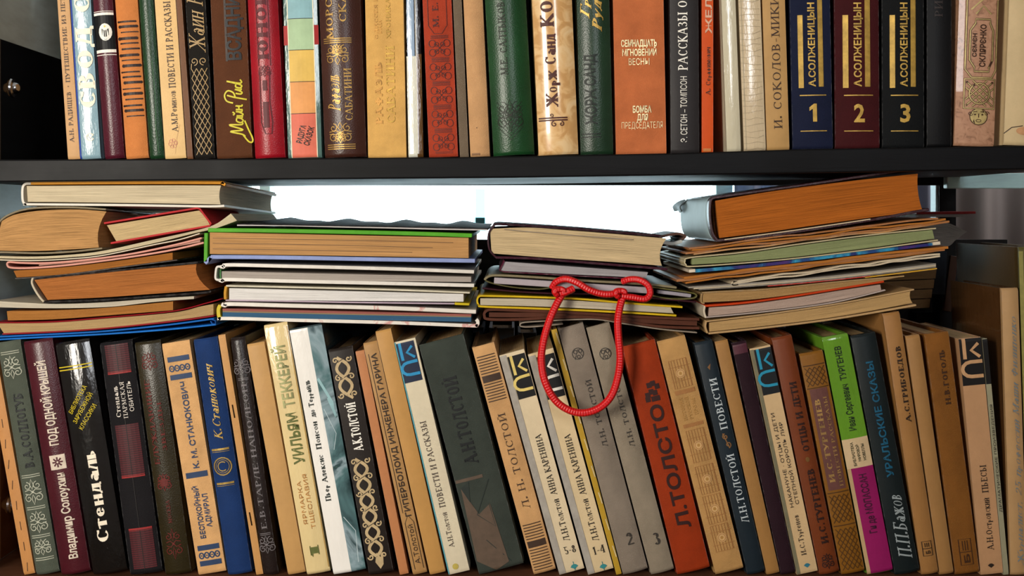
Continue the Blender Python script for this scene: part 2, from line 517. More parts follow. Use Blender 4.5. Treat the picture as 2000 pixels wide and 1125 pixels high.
# ---------------------------------------------------------------- standing books
BOXES = []
def book(label, xt, yt, xb, W, by=1121.0, cover=('paper', '#c9a070'), kind='hard', bulge=.25, depth=.135,
         pages='#c9a878', deco=None, group=None, y0=0.0, name='book', board=None, caps=None, wrap=None):
    """xt, yt: photo point of the spine's upper left corner; xb: its lower left corner on row by; W: width in px"""
    k = 1.0 + y0
    hpx = (by - yt); th = math.atan2(xb - xt, hpx)
    ct = math.cos(th)
    w = W*ct*S*k; h = hpx/ct*S*k
    px, pz = (xb-1000)*S*k, (HZ-by)*S*k
    if th < 0:   # leans right: it stands on its lower right corner
        pz += w*math.sin(-th)
    root = empty(name, (px, y0, pz), label, 'book', group, rot=(0, -th, 0))
    hard = kind == 'hard'
    t = (.0024 if hard else .0004)
    t = min(t, w*.2)
    B = bulge*w*.5
    def yfun(x, z):
        u = min(1, max(0, x/w))
        y = -B*(1-(2*u-1)**2)
        e = min(z, h-z)
        if e < .003: y += (1-max(e, 0)/.003)**2*min(.0018, B+.0006)
        return y
    # cover: C-shaped section with joint grooves, lofted up the spine
    nu = 10 if bulge > .02 else 2
    g = min(.0012, w*.06) if hard else 0.0
    zs = [0, .0008, .0018, .003, h*.33, h*.66, h-.003, h-.0018, h-.0008, h]
    rings = []
    bm = bmesh.new()
    cm = M(*cover) if isinstance(cover, tuple) else cover; bmats = [cm]
    bi = 0
    if board: bmats.append(M(*board)); bi = 1
    for z in zs:
        sec = []
        sec.append((0, depth)); sec.append((0, .0075))
        if hard: sec.append((g, .0048)); 
        sec.append((g*.4, .0022 if hard else .0006))
        for i in range(nu+1):
            u = i/nu; x = w*(.0+u) if not hard else g*.4+(w-g*.8)*u
            sec.append((x, yfun(x, z)))
        sec.append((w-g*.4, .0022 if hard else .0006))
        if hard: sec.append((w-g, .0048))
        sec.append((w, .0075)); sec.append((w, depth))
        sec.append((w-t, depth)); sec.append((w-t, max(.004, .0006))); sec.append((t, max(.004, .0006))); sec.append((t, depth))
        rings.append([bm.verts.new((x, y, z)) for x, y in sec])
    n = len(rings[0]); ns = 3 if hard else 2
    for a, b in zip(rings, rings[1:]):
        for i in range(n):
            j = (i+1) % n
            f = bm.faces.new((a[i], a[j], b[j], b[i]))
            if bi and (i < 2 or i > n-8): f.material_index = bi
    nb = len(sec); # caps: split into three convex-ish strips
    def cap(r, flip):
        def F(idx, m=0):
            vs = [r[i] for i in idx]
            if flip: vs.reverse()
            f = bm.faces.new(vs); f.material_index = m
        last = nb-1
        F([0, 1, last-1, last], bi)
        F([nb-6, nb-5, nb-4, nb-3], bi)
        F([i for i in range(1, nb-5)] + [nb-3, nb-2])
    cap(rings[0], True); cap(rings[-1], False)
    bmesh.ops.recalc_face_normals(bm, faces=bm.faces[:])
    co = from_bm('cover', bm, root, bmats, smooth=40)
    # page block
    ins = .003 if hard else .0006
    fe = depth-.003 if hard else depth-.0004
    bm = bmesh.new()
    uvl = bm.loops.layers.uv.new('UVMap')
    nx = 6; top = []
    x0, x1 = t+.0002, w-t-.0002
    for z in (ins, h-ins):
        f_, b_ = [], []
        for i in range(nx+1):
            u = i/nx; x = x0+(x1-x0)*u
            f_.append(bm.verts.new((x, .0046, z)))
            b_.append(bm.verts.new((x, fe-(.003*(1-(2*u-1)**2) if hard else 0), z)))
        top.append((f_, b_))
    def q(vs, uvs):
        f = bm.faces.new(vs)
        for l, uv in zip(f.loops, uvs): l[uvl].uv = uv
    (f0, b0), (f1, b1) = top
    for i in range(nx):
        a, b = i/nx, (i+1)/nx
        q([f1[i], f1[i+1], b1[i+1], b1[i]], [(0, a), (0, b), (1, b), (1, a)])
        q([f0[i+1], f0[i], b0[i], b0[i+1]], [(0, b), (0, a), (1, a), (1, b)])
        q([b0[i+1], b0[i], b1[i], b1[i+1]], [(0, b), (0, a), (1, a), (1, b)])
        q([f0[i], f0[i+1], f1[i+1], f1[i]], [(0, a), (0, b), (1, b), (1, a)])
    q([f0[0], f1[0], b1[0], b0[0]], [(0, 0)]*4)
    q([f0[nx], b0[nx], b1[nx], f1[nx]], [(0, 1)]*4)
    from_bm('page_block', bm, root, [M('page', pages)], smooth=0)
    if hard and w > .012 and caps:
        # head band at the top of the page block
        bm = bmesh.new(); bm_box(bm, t+.0004, w-t-.0004, .0041, .0058, h-ins-.0002, h-ins+.0013)
        from_bm('headband', bm, root, [M('cloth', caps)], smooth=0)
    if deco:
        D = Deco(W*ct, by, ct, math.sin(th))
        deco(D)
        D.build(root, yfun, bulge > .02, h)
    return root

def flush(specs):
    """narrow any book that would cut into its right neighbour, then build the row"""
    for a, b in zip(specs, specs[1:]):
        def left(q, y): return q['xb']+(q['xt']-q['xb'])*(q['by']-y)/(q['by']-q['yt'])
        ths = math.sin(abs(math.atan2(a['xb']-a['xt'], a['by']-a['yt'])))
        ytop = max(a['yt']-a['W']*ths, b['yt'])
        a['W'] = min(a['W'], b['xb']-a['xb']-.7, left(b, ytop)-left(a, ytop)-.7)
    for q in specs: book(**q)
    specs.clear()

# ---------------------------------------------------------------- lying books, magazines, folders
def resample(pts, n):
    """smooth curve through the points"""
    if len(pts) < 3:
        return [(pts[0][0]+(pts[-1][0]-pts[0][0])*i/(n-1), pts[0][1]+(pts[-1][1]-pts[0][1])*i/(n-1)) for i in range(n)]
    P_ = [pts[0]] + list(pts) + [pts[-1]]; segs = len(pts)-1; out = []
    for i in range(n):
        t = i/(n-1)*segs; k = min(int(t), segs-1); f = t-k
        a, b, c, d = (Vector(P_[k+j]) for j in range(4))
        v = .5*((2*b)+(c-a)*f+(2*a-5*b+4*c-d)*f*f+(3*b-a-3*c+d)*f**3)
        out.append((v.x, v.y))
    return out

class Lay:
    """a thing lying flat: every part is a front outline in photo pixels pushed back by a real depth"""
    def __init__(self, name, label, cat, group, base, D=.15, skew=(0, 0), y0=0.0):
        self.k = 1+y0; self.y0 = y0; self.D = D; self.skew = skew
        self.b = base
        self.root = empty(name, self.w(base[0], base[1], 0), label, cat, group)
    def w(self, x, y, d, rel=False):
        t = d/self.D if self.D else 0
        return Vector(((x-1000 + self.skew[0]*t)*S*self.k, self.y0+d, (HZ-y-self.skew[1]*t)*S*self.k))
    def loft(self, part, loop, mat, d0=0.0, d1=None, uv=None, bev=.0, smooth=38, nd=2, wob=0):
        d1 = self.D if d1 is None else d1
        o = self.w(self.b[0], self.b[1], 0)
        bm = bmesh.new(); uvl = bm.loops.layers.uv.new('UVMap'); rings = []
        for i in range(nd):
            f = i/(nd-1)
            wx = random.uniform(-wob, wob) if i else 0; wy = random.uniform(-wob, wob) if i else 0
            rings.append([bm.verts.new(self.w(x+wx, y+wy, d0+(d1-d0)*f)-o) for x, y in loop])
        n = len(loop)
        for a, b in zip(rings, rings[1:]):
            for i in range(n):
                j = (i+1) % n
                f = bm.faces.new((a[i], a[j], b[j], b[i]))
                if uv:
                    for l, q in zip(f.loops, (uv[i], uv[j], uv[j], uv[i])): l[uvl].uv = q
        return bm, rings, uvl
    def ribbon(self, part, pts, th, mat, d0=0.0, d1=None, n=None, bev=True, taper=None, wob=0, nd=2, sharp=False):
        """sheet of thickness th px following the polyline"""
        if not sharp: pts = resample(pts, n or max(6, 4*len(pts)))
        up, dn = [], []
        m = len(pts)
        for i in range(m):
            a, b = Vector(pts[max(0, i-1)]), Vector(pts[min(m-1, i+1)])
            d = b-a; d = d.normalized() if d.length else Vector((1, 0))
            nrm = Vector((-d.y, d.x)); t = th if taper is None else th+(taper-th)*i/(m-1)
            p = Vector(pts[i]); up.append(tuple(p-nrm*t/2)); dn.append(tuple(p+nrm*t/2))
        loop = up + dn[::-1]
        bm, rings, uvl = self.loft(part, loop, mat, d0, d1, wob=wob, nd=nd)
        for r in (rings[0], rings[-1]):
            for i in range(m-1):
                bm.faces.new((r[i], r[i+1], r[2*m-2-i], r[2*m-1-i]))
        bmesh.ops.recalc_face_normals(bm, faces=bm.faces[:])
        o = from_bm(part, bm, self.root, [mat], smooth=38)
        if bev and th > 2.2: add_bevel(o, .0005, 2, 60)
        return o
    def pages(self, part, top, bot, mat, d0=.0012, d1=None, n=14, fore=0, rows=1):
        """page block between two polylines (both left to right); fore bulges the right end in, px"""
        t, b = resample(top, n), resample(bot, n)
        R = 5
        bm = bmesh.new(); uvl = bm.loops.layers.uv.new('UVMap')
        d1 = self.D-.002 if d1 is None else d1
        o = self.w(self.b[0], self.b[1], 0)
        G = []
        for d in (d0, d1):
            g = []
            for i in range(n):
                col = []
                for r in range(R+1):
                    f = r/R
                    x = t[i][0]+(b[i][0]-t[i][0])*f; y = t[i][1]+(b[i][1]-t[i][1])*f
                    if fore: x -= fore*(1-(2*f-1)**2)*(i/(n-1))**6
                    col.append(bm.verts.new(self.w(x, y, d)-o))
                g.append(col)
            G.append(g)
        def q(vs, uvs):
            f = bm.faces.new(vs)
            for l, uv in zip(f.loops, uvs): l[uvl].uv = uv
        for g in G:
            for i in range(n-1):
                for r in range(R):
                    q([g[i][r], g[i+1][r], g[i+1][r+1], g[i][r+1]],
                      [(i/(n-1), r/R), ((i+1)/(n-1), r/R), ((i+1)/(n-1), (r+1)/R), (i/(n-1), (r+1)/R)])
        A, B_ = G
        for i in range(n-1):
            for r, vv in ((0, 0), (R, 1)):
                q([A[i][r], A[i+1][r], B_[i+1][r], B_[i][r]], [(0, vv)]*4)
        for r in range(R):
            for i, uu in ((0, 0), (n-1, 1)):
                q([A[i][r], A[i][r+1], B_[i][r+1], B_[i][r]], [(0, r/R), (0, (r+1)/R), (1, (r+1)/R), (1, r/R)])
        bmesh.ops.recalc_face_normals(bm, faces=bm.faces[:])
        return from_bm(part, bm, self.root, [mat], smooth=30)

def tube(name, pts, r, mat, parent, n=10, m=None):
    P_ = [Vector(p) for p in pts]
    Q = [P_[0]]+P_+[P_[-1]]; out = []; segs = len(P_)-1; m = m or segs*6
    for i in range(m+1):
        t = i/m*segs; k = min(int(t), segs-1); f = t-k
        a, b, c, d = Q[k:k+4]
        out.append(.5*((2*b)+(c-a)*f+(2*a-5*b+4*c-d)*f*f+(3*b-a-3*c+d)*f**3))
    bm = bmesh.new(); uvl = bm.loops.layers.uv.new('UVMap'); rings = []; L = [0]
    ref = Vector((0, 1, 0))
    for i, p in enumerate(out):
        a, b = out[max(0, i-1)], out[min(m, i+1)]; tg = (b-a).normalized()
        s = tg.cross(ref); s = s.normalized() if s.length > .05 else Vector((1, 0, 0)); u = s.cross(tg)
        rings.append([bm.verts.new(p+(s*math.cos(2*math.pi*j/n)+u*math.sin(2*math.pi*j/n))*r) for j in range(n)])
        if i: L.append(L[-1]+(p-out[i-1]).length)
    for i in range(m):
        for j in range(n):
            f = bm.faces.new((rings[i][j], rings[i][(j+1) % n], rings[i+1][(j+1) % n], rings[i+1][j]))
            for l, uv in zip(f.loops, ((j/n, L[i]), ((j+1)/n, L[i]), ((j+1)/n, L[i+1]), (j/n, L[i+1]))): l[uvl].uv = uv
    bm.faces.new(rings[0]); bm.faces.new(rings[-1][::-1])
    bmesh.ops.recalc_face_normals(bm, faces=bm.faces[:])
    return from_bm(name, bm, parent, [mat], smooth=60)
# ---------------------------------------------------------------- the setting
def interp(tab, x):
    for (x0, y0), (x1, y1) in zip(tab, tab[1:]):
        if x <= x1 or (x1, y1) == tab[-1]:
            return y0+(y1-y0)*(x-x0)/(x1-x0)
UTOP = [(-60, 313), (500, 311), (900, 308), (1300, 301), (1550, 293), (2060, 285)]
UBOT = [(-60, 357), (500, 352), (1000, 348), (1400, 342), (2060, 331)]
LSH = 1124.0

def structure(name, bm, mat, smooth=0, bev=0):
    o = from_bm(name, bm, None, [mat], smooth)
    o['kind'] = 'structure'
    if bev: add_bevel(o, bev, 2)
    return o

def px(x): return (x-1000)*S
def pz(y): return (HZ-y)*S
def plank(name, tops, bots, y0, y1, mat, bev=.0012):
    bm = bmesh.new()
    loop = [(px(x), pz(y)) for x, y in tops] + [(px(x), pz(y)) for x, y in reversed(bots)]
    n = len(loop); nt = len(tops); nbt = len(bots)
    a = [bm.verts.new((x, y0, z)) for x, z in loop]; b = [bm.verts.new((x, y1, z)) for x, z in loop]
    for i in range(n):
        j = (i+1) % n
        bm.faces.new((a[i], a[j], b[j], b[i]))
    for r in (a, b): bm.faces.new(r)
    bmesh.ops.recalc_face_normals(bm, faces=bm.faces[:])
    return structure(name, bm, mat, 0, bev)

# room: walls, floor, ceiling, the window behind the shelves
WALLC = M('paint', '#cfc8c2')
def wallbox(name, x0, x1, y0, y1, z0, z1, mat=None):
    bm = bmesh.new(); bm_box(bm, x0, x1, y0, y1, z0, z1)
    return structure(name, bm, mat or WALLC)
RX, RY0, RY1, RZ0, RZ1 = 2.2, -2.6, 1.9, -1.25, 1.35
wallbox('wall_left', -RX-.1, -RX, RY0, RY1, RZ0, RZ1)
wallbox('wall_right', RX, RX+.1, RY0, RY1, RZ0, RZ1)
wallbox('wall_front', -RX-.1, RX+.1, RY0-.1, RY0, RZ0, RZ1)
wallbox('floor', -RX-.1, RX+.1, RY0-.1, RY1+.12, RZ0-.1, RZ0, M('wood', '#6a4526'))
wallbox('ceiling', -RX-.1, RX+.1, RY0-.1, RY1+.12, RZ1, RZ1+.1, M('paint', '#d8d5d0'))
# back wall around a window opening
WX0, WX1, WZ0, WZ1 = -.69, .86, -.42, .9
bm = bmesh.new()
bm_box(bm, -RX-.1, WX0, RY1, RY1+.12, RZ0, RZ1); bm_box(bm, WX1, RX+.1, RY1, RY1+.12, RZ0, RZ1)
bm_box(bm, WX0, WX1, RY1, RY1+.12, RZ0, WZ0); bm_box(bm, WX0, WX1, RY1, RY1+.12, WZ1, RZ1)
structure('wall_back', bm, M('paint', '#d5cfcd'))
WF = M('paint', '#bfe6e8')
bm = bmesh.new()
bm_box(bm, WX0, WX0+.06, RY1+.02, RY1+.08, WZ0, WZ1); bm_box(bm, WX1-.03, WX1, RY1+.02, RY1+.08, WZ0, WZ1)
bm_box(bm, WX0+.06, WX1-.03, RY1+.02, RY1+.08, WZ0, WZ0+.05); bm_box(bm, WX0+.06, WX1-.03, RY1+.02, RY1+.08, WZ1-.05, WZ1)
bm_box(bm, .485, .525, RY1+.02, RY1+.08, WZ0+.05, WZ1-.05); bm_box(bm, -.60, -.575, RY1+.02, RY1+.08, WZ0+.05, WZ1-.05)
wf = structure('window_1', bm, WF, 0, .003)
bm = bmesh.new(); bm_box(bm, WX0+.06, WX1-.03, RY1+.047, RY1+.051, WZ0+.05, WZ1-.05)
from_bm('pane', bm, wf, [M('glass', '#ffffff')], 0)
bm = bmesh.new(); bm_box(bm, -.090, -.062, RY1+.0, RY1+.03, -.045, -.012); bm_box(bm, -.086, -.064, RY1-.01, RY1+.0, -.03, .055)
def f(N, L, b):
    b.inputs['Base Color'].default_value = lin('#8fe6f2'); b.inputs['Transmission Weight'].default_value = .9; b.inputs['Roughness'].default_value = .3; b.inputs['IOR'].default_value = 1.1
from_bm('window_latch', bm, wf, [custom('cyan_plastic', f)], 0)

def curtain(x0, x1, z0, z1, label, col, folds):
    bm = bmesh.new(); n = 90; rows = []
    for z in (z0, z1):
        rows.append([bm.verts.new((x0+(x1-x0)*i/n, RY1-.07+.022*math.sin(folds*2*math.pi*i/n)+.008*math.sin(5*i/n*2*math.pi+1), z)) for i in range(n+1)])
    for i in range(n): bm.faces.new((rows[0][i], rows[0][i+1], rows[1][i+1], rows[1][i]))
    def f(N, L, b):
        b.inputs['Base Color'].default_value = lin(col); b.inputs['Roughness'].default_value = .9
        t = N.new('ShaderNodeBsdfTranslucent'); t.inputs[0].default_value = lin(col)
        mx = N.new('ShaderNodeMixShader'); mx.inputs[0].default_value = .55
        out = N['Material Output']; L.new(b.outputs[0], mx.inputs[1]); L.new(t.outputs[0], mx.inputs[2]); L.new(mx.outputs[0], out.inputs[0])
    o = from_bm('curtain', bm, None, [custom('curtain_'+col, f)], 80)
    md = o.modifiers.new('thickness', 'SOLIDIFY'); md.thickness = .002
    o['label'] = label; o['category'] = 'curtain'
    return o
curtain(.515, .97, -.75, 1.1, 'pale grey folded curtain hanging beside the bright window', '#8d93a4', 9)

curtain(1.0, 1.75, -.9, 1.1, 'drab beige-grey curtain hanging beyond the right end of the shelf', '#8c8583', 7)

# shelf boards, side panel, uprights and back rails
BLK = M('wood', '#09090b')
plank('trim_1', UTOP, UBOT, -.012, .215, BLK)
plank('trim_2', [(-80, LSH), (2100, LSH)], [(-80, LSH+45), (2100, LSH+45)], -.008, .30, M('wood', '#5a3a28'))
bm = bmesh.new(); bm_box(bm, px(-90), px(-42), -.01, .30, pz(LSH)+.0003, pz(-330))
structure('trim_3', bm, M('paint', '#b4c8cc'), 0, .001)
bm = bmesh.new(); bm_box(bm, px(-41), .52, .29, .30, pz(LSH)+.0003, pz(468)*1.29); bm_box(bm, .52, px(2060), .29, .30, pz(LSH)+.0003, pz(636)*1.29)
structure('added_back_board', bm, M('wood', '#1c1a1a'))  # added dark board, raised to block the bright window between the piles
bm = bmesh.new(); bm_box(bm, px(-41), px(2060), .222, .232, pz(350), pz(-330))
structure('light_leak_panel', bm, M('wood', '#17181b'))  # added panel, keeps window light from leaking through the upper row
def at(x, y, Y): return ((x-1000)*S*(1+Y), (HZ-y)*S*(1+Y))
def backbox(name, x0, x1, y0, y1, Y0, Y1, mat):
    a, b = at(x0, y1, Y0), at(x1, y0, Y0)
    bm = bmesh.new(); bm_box(bm, a[0], b[0], Y0, Y1, a[1], b[1])
    return structure(name, bm, mat, 0, .001)
TEAL = M('paint', '#c6f2fa')
backbox('trim_6', 1835, 1868, 300, 1000, .24, .262, BLK)
backbox('post_lit_side', 1828, 1834.7, 300, 446, .245, .262, TEAL)  # teal strip paints the window light on the post's left side
backbox('trim_8', 1850, 2040, 338, 368, .21, .2215, TEAL)
backbox('trim_9', -20, 150, 357, 396, .24, .26, BLK)
backbox('trim_10', 268, 296, 340, 640, .27, .285, BLK)
backbox('trim_11', 1790, 1880, 610, 636, .262, .285, BLK)

# bolted plates on the side panel
def plate(label, za, zb, col, bolt_y, bolt_Y, kind='gloss'):
    x0 = px(-41.6)
    r = empty('side_plate', (x0, .04, pz(za)), label, 'plate')
    bm = bmesh.new(); bm_box(bm, 0, .0012, 0, .17, 0, (za-zb)*S)
    def f(N, L, b):
        b.inputs['Base Color'].default_value = lin(col); b.inputs['Roughness'].default_value = .1
        b.inputs['Coat Weight'].default_value = .6
    m = custom('plate_'+col, f)
    add_bevel(from_bm('panel', bm, r, [m], 0), .0004, 1)
    bm = bmesh.new()
    z = (HZ-bolt_y)*S*(1+bolt_Y)-pz(za)
    # domed washer and square-necked head, turned out from the panel
    prof = [(0.0, .0066), (.0022, .0062), (.0042, .0044), (.0050, .0020), (.0078, .0012), (.0080, 0)]
    rings = []
    for hgt, rad in [(.0001, .0085), (.0016, .0078), (.0022, .0052), (.0040, .0048), (.0062, .0036), (.0072, .0016)]:
        rings.append([bm.verts.new((.0012+hgt, bolt_Y-.04+rad*math.cos(a*math.pi/10), z+rad*math.sin(a*math.pi/10))) for a in range(20)])
    for a, b in zip(rings, rings[1:]):
        for i in range(20): bm.faces.new((a[i], a[(i+1) % 20], b[(i+1) % 20], b[i]))
    bm.faces.new(rings[-1])
    bmesh.ops.recalc_face_normals(bm, faces=bm.faces[:])
    from_bm('bolt', bm, r, [M('metal', '#c8c8cc')], 50)
plate('glossy black plate bolted to the grey side panel of the shelf', 310, 62, '#050608', 172, .064)
plate('brown varnished plate bolted low on the side panel', 1120, 800, '#4a2a14', 985, .06)

# ---------------------------------------------------------------- upper row of books
GU = 'books standing on the upper shelf'
ROW = []
def U(label, x0, xb, W, cover, deco=None, top=-172, kind='hard', bulge=.25, **kw):
    by = interp(UTOP, xb+W/2)-.5
    lean = (x0-xb)/by
    ROW.append(dict(label=label, xt=xb+lean*(by-top), yt=top, xb=xb, W=W, by=by, cover=cover, kind=kind, bulge=bulge, deco=deco, group=GU, **kw))
BLACKI, GOLD, WHITE = M('ink', '#1d1712'), M('foil', '#c39a4e'), M('ink', '#f0ebe0')
BRN = M('ink', '#3a2418')

def d(D):
    D.T('А.Н. РАДИЩЕВ', .30, .62, 278, 180, BRN, 'serif'); D.T('· ПУТЕШЕСТВИЕ ИЗ ПЕТЕРБУРГА В МОСКВУ', .28, .60, 170, -150, BRN, 'serif')
U('thin tan paperback, first from the left on the upper shelf, brown lettering', 112, 133, 24, ('paper', '#c79a68'), d, kind='soft', bulge=.08, top=-150)

def d(D):
    w1, w2 = M('ink', '#f4ead2'), M('foil', '#8d8a78')
    D.R(0, .08, 310, -160, M('ink', '#1c3c94'), 'label_panel')
    D.T('СВОД ОХОТ', .20, .92, 210, -140, w1, 'serifb'); D.ring(.55, 268, 7, 2, w1, a0=20, a1=340); D.S([(.42, 262), (.55, 272), (.72, 262)], 1.5, w1)
U('glossy pale blue hardcover with large cream capitals up the spine', 137, 157, 46, ('gloss', '#87a6b2'), d, bulge=.12)

def d(D):
    blk = M('ink', '#0c0b0d')
    D.R(.02, .98, 99, 31, blk, 'label_panel'); D.R(.02, .98, 31, 26, WHITE); D.R(.02, .98, 104, 98, WHITE); D.R(.02, .98, 109, 107.5, WHITE); D.R(.02, .98, 24, 23, WHITE)
    D.disc(.56, 64, 12.5, WHITE, 17)
    D.P([(.40, 57), (.55, 61), (.55, 74), (.40, 70)], blk); D.P([(.58, 61), (.73, 57), (.73, 70), (.58, 74)], blk); D.disc(.56, 53, 2, GOLD); D.S([(.42, 76), (.56, 79), (.7, 76)], .8, blk)
U('maroon leathery hardcover with a black band and white oval open book badge', 181, 205, 40, ('leather', '#4e1524'), d, bulge=.45)

def d(D):
    m = M('ink', '#2b1710'); y = 43; i = 0
    while y < 228:
        t = (3.4, 5.0, 2.2, 5.4, 2.8)[i % 5]; x = .12+.05*((i*7) % 3)
        D.R(x, .84+.03*(i % 3), y+t/2, y-t/2, m); D.disc(x, y, t*.62, m); D.disc(.84+.03*(i % 3), y, t*.55, m)
        y += 9.6+(i % 3)*1.3; i += 1
U('orange hardcover with a ladder of dark brush strokes on its spine', 224, 246, 46, ('cloth', '#c97c42'), d, bulge=.3)

U('dark green leathery book with no lettering, between orange and cream spines', 271, 293, 29, ('leather', '#17381e'), lambda D: D.S([(.7, 300), (.6, 250), (.72, 200), (.66, 120)], .8, M('ink', '#4d7a50')), bulge=.35)
def d(D):
    D.T('А.М.Ремизов', .44, .70, 258, 178, BRN, 'serif'); D.T('ПОВЕСТИ И РАССКАЗЫ', .42, .72, 172, 3, BRN, 'serif')
    red = M('ink', '#c98a6c')
    for a in range(7): D.ring(.42+.13*math.cos(a), 280+6*math.sin(a), 3.4, .8, red)
    D.S([(.5, 300), (.62, 270), (.8, 244)], .5, M('ink', '#d0a877'))
U('cream paperback with thin serif lettering and a faint pink flower', 302, 323, 42, ('paper', '#dcb579'), d, kind='soft', bulge=.04)
U('narrow worn brown book wedged beside the cream paperback', 344, 366, 11, ('paper', '#6b4222'), kind='soft', bulge=.02, top=-140)
def d(D):
    g = M('ink', '#a98b5c')
    D.T('Жаин Рид', .12, .84, 104, -42, g, 'scriptl'); D.lattice(.12, .88, 302, 134, 3, 9, 1.3, g)
    D.curl(.28, 120, 8, 1.6, g, -90, 1.2, 1); D.curl(.72, 120, 8, 1.6, g, -90, 1.2, -1); D.S([(.12, 134), (.15, 124)], 1.4, g)
U('black hardcover with gold diamond lattice and looping script', 361, 380, 41, ('cloth', '#17130f'), d, bulge=.12)
def d(D):
    y = M('ink', '#cfc22c'); n = M('ink', '#1b1b1f')
    D.pen([[(0, -2), (6, 4), (14, 28), (17, 2), (30, 30), (30, 5), (35, 2)], [(46, 14), (39, 14), (35, 6), (40, 1), (46, 6), (48, 15), (47, 4), (51, 2)],
           [(52, 14), (52, 4), (56, 1), (61, 8), (63, 15), (62, 4), (66, 2)], [(54, 21), (58, 18), (62, 22)], [(68, 15), (67, 1), (68, 8), (75, 9), (77, 15), (76, 3), (80, 2)],
           [(104, 32), (98, 16), (92, -8)], [(84, 20), (90, 33), (104, 37), (115, 30), (110, 19), (98, 15)], [(108, 14), (106, 4), (110, 1), (115, 8), (118, 15), (116, 4), (120, 2)],
           [(130, 13), (124, 13), (121, 5), (126, 1), (131, 8), (139, 32), (133, 8), (135, 1), (142, 4)], [(4, 2), (-12, -8), (-14, -15), (-4, -16), (20, -8), (40, -2)]], 140, 30, .40, .80, 268, 158, 3.0, y)
    D.T('ВСАДНИК БЕЗ', .42, .80, 118, -90, n, 'black'); D.R(.38, .44, 120, -60, M('ink', '#3a2a20'))
U('brown hardcover with yellow handwritten script low on the spine', 410, 423, 73, ('cloth', '#55301a'), d, bulge=.1)
def d(D):
    k = M('ink', '#571018')
    D.T('ЮНОША', .30, .62, 118, -60, k, 'serifb'); D.S([(.30, 130), (.30, -60)], 1.4, k); D.S([(.68, 130), (.68, -60)], 1.4, k)
    D.S([(.32, 140), (.30, 240), (.42, 262), (.62, 262), (.66, 240), (.60, 200), (.64, 140)], 2, k)
    D.R(.38, .56, 250, 200, k); D.R(.40, .54, 178, 158, k); D.scroll(.48, 140, 30, 22, k, 1.5)
U('shiny crimson leather hardcover with blind-stamped vertical lettering', 483, 498, 61, ('leather', '#97101f'), d, bulge=.4)

pic = picture_mat('fairy_tale_print', [(0.0, '#1d2b33'), (.38, '#3f6d52'), (.46, '#5f7f8c'), (.54, '#c9a23c'), (.6, '#8c2c26'), (.72, '#2c4a7a')], 45)
def d(D):
    cols = ['#9bb8bd', '#8db6bd', '#a9c39b', '#dcb65e', '#dd9a5c', '#d9705a']
    ys = [-160, -25, 37, 98, 160, 222, 312]
    for c, a, b in zip(cols, ys, ys[1:]): D.R(.13, .86, b, a, M('card', c), 'label_panel')
    for y in ys[1:-1]: D.R(.13, .86, y+.6, y-.6, BLACKI)
    D.R(.12, .145, 310, -160, M('ink', '#eee6c8')); D.R(.85, .875, 310, -160, M('ink', '#eee6c8'))
    D.A('РАДУГА', .42, 262, 36, 11, 74, BLACKI, 'black'); D.A('СКАЗОК', .64, 266, 38, 11, 72, BLACKI, 'black')
    D.R(0, .12, 88, 50, M('ink', '#a3201f')); D.R(.88, 1, 88, 50, M('ink', '#a3201f'))
b_ = U('glossy fairy tale book with stacked pastel squares on its spine', 552, 562, 70, ('gloss', '#52706a'), d, bulge=.15)

def d(D):
    g = M('foil', '#b48c46')
    D.T('МОРСКОЙ', .18, .34, 78, -60, g, 'serif'); D.T('СКАРАМУШ', .50, .66, 45, -120, g, 'serif')
    D.T('Рафаэль', .16, .44, 218, 148, g, 'script'); D.T('САБАТИНИ', .56, .72, 236, 135, g, 'serif')
    for y0, s in ((85, 1), (283, -1)):
        for k in (0, 4, 8): D.R(.10, .76, y0-s*k+.8, y0-s*k-.8, g)
        D.scroll(.42, y0+s*23, 52, 40, g, 1.5); D.scroll(.42, y0+s*14, 26, 20, g, 1.2)
U('dark brown hardcover with gilt curled ornaments and two gilt titles', 622, 634, 84, ('leather', '#3d2018'), d, bulge=.4)
def d(D):
    g = M('foil', '#b0803a'); g2 = M('foil', '#c9a048')
    D.T('РАФАЭЛЬ', .24, .40, 242, 122, g, 'serifb'); D.T('САБАТИНИ', .52, .72, 240, 90, g2, 'serif')
    D.T('ОДИССЕЯ КАПИТАНА', .24, .32, 76, -80, g, 'serif'); D.T('БЛАДА', .35, .42, 66, 40, g, 'serif'); D.T('ХРОНИКА КАПИТАНА', .54, .64, 76, -100, g2, 'serif')
U('wide tan cloth hardcover with faded gold lettering', 712, 718, 77, ('cloth', '#d3a45c'), d, bulge=.06)
def d(D):
    D.R(0, .62, 308, 110, M('gloss', '#d4d3c4'), 'label_panel'); D.R(.06, .55, 110, -150, M('gloss', '#8fa6bf'), 'label_panel'); D.R(.62, 1, 308, 106, M('gloss', '#5d4020'), 'label_panel')
    D.R(.62, .66, 300, -150, M('ink', '#e9e4d2'))
U('thin glossy white and blue spine with a dark amber edge', 792, 798, 29, ('gloss', '#171013'), d, bulge=.2, top=-90)
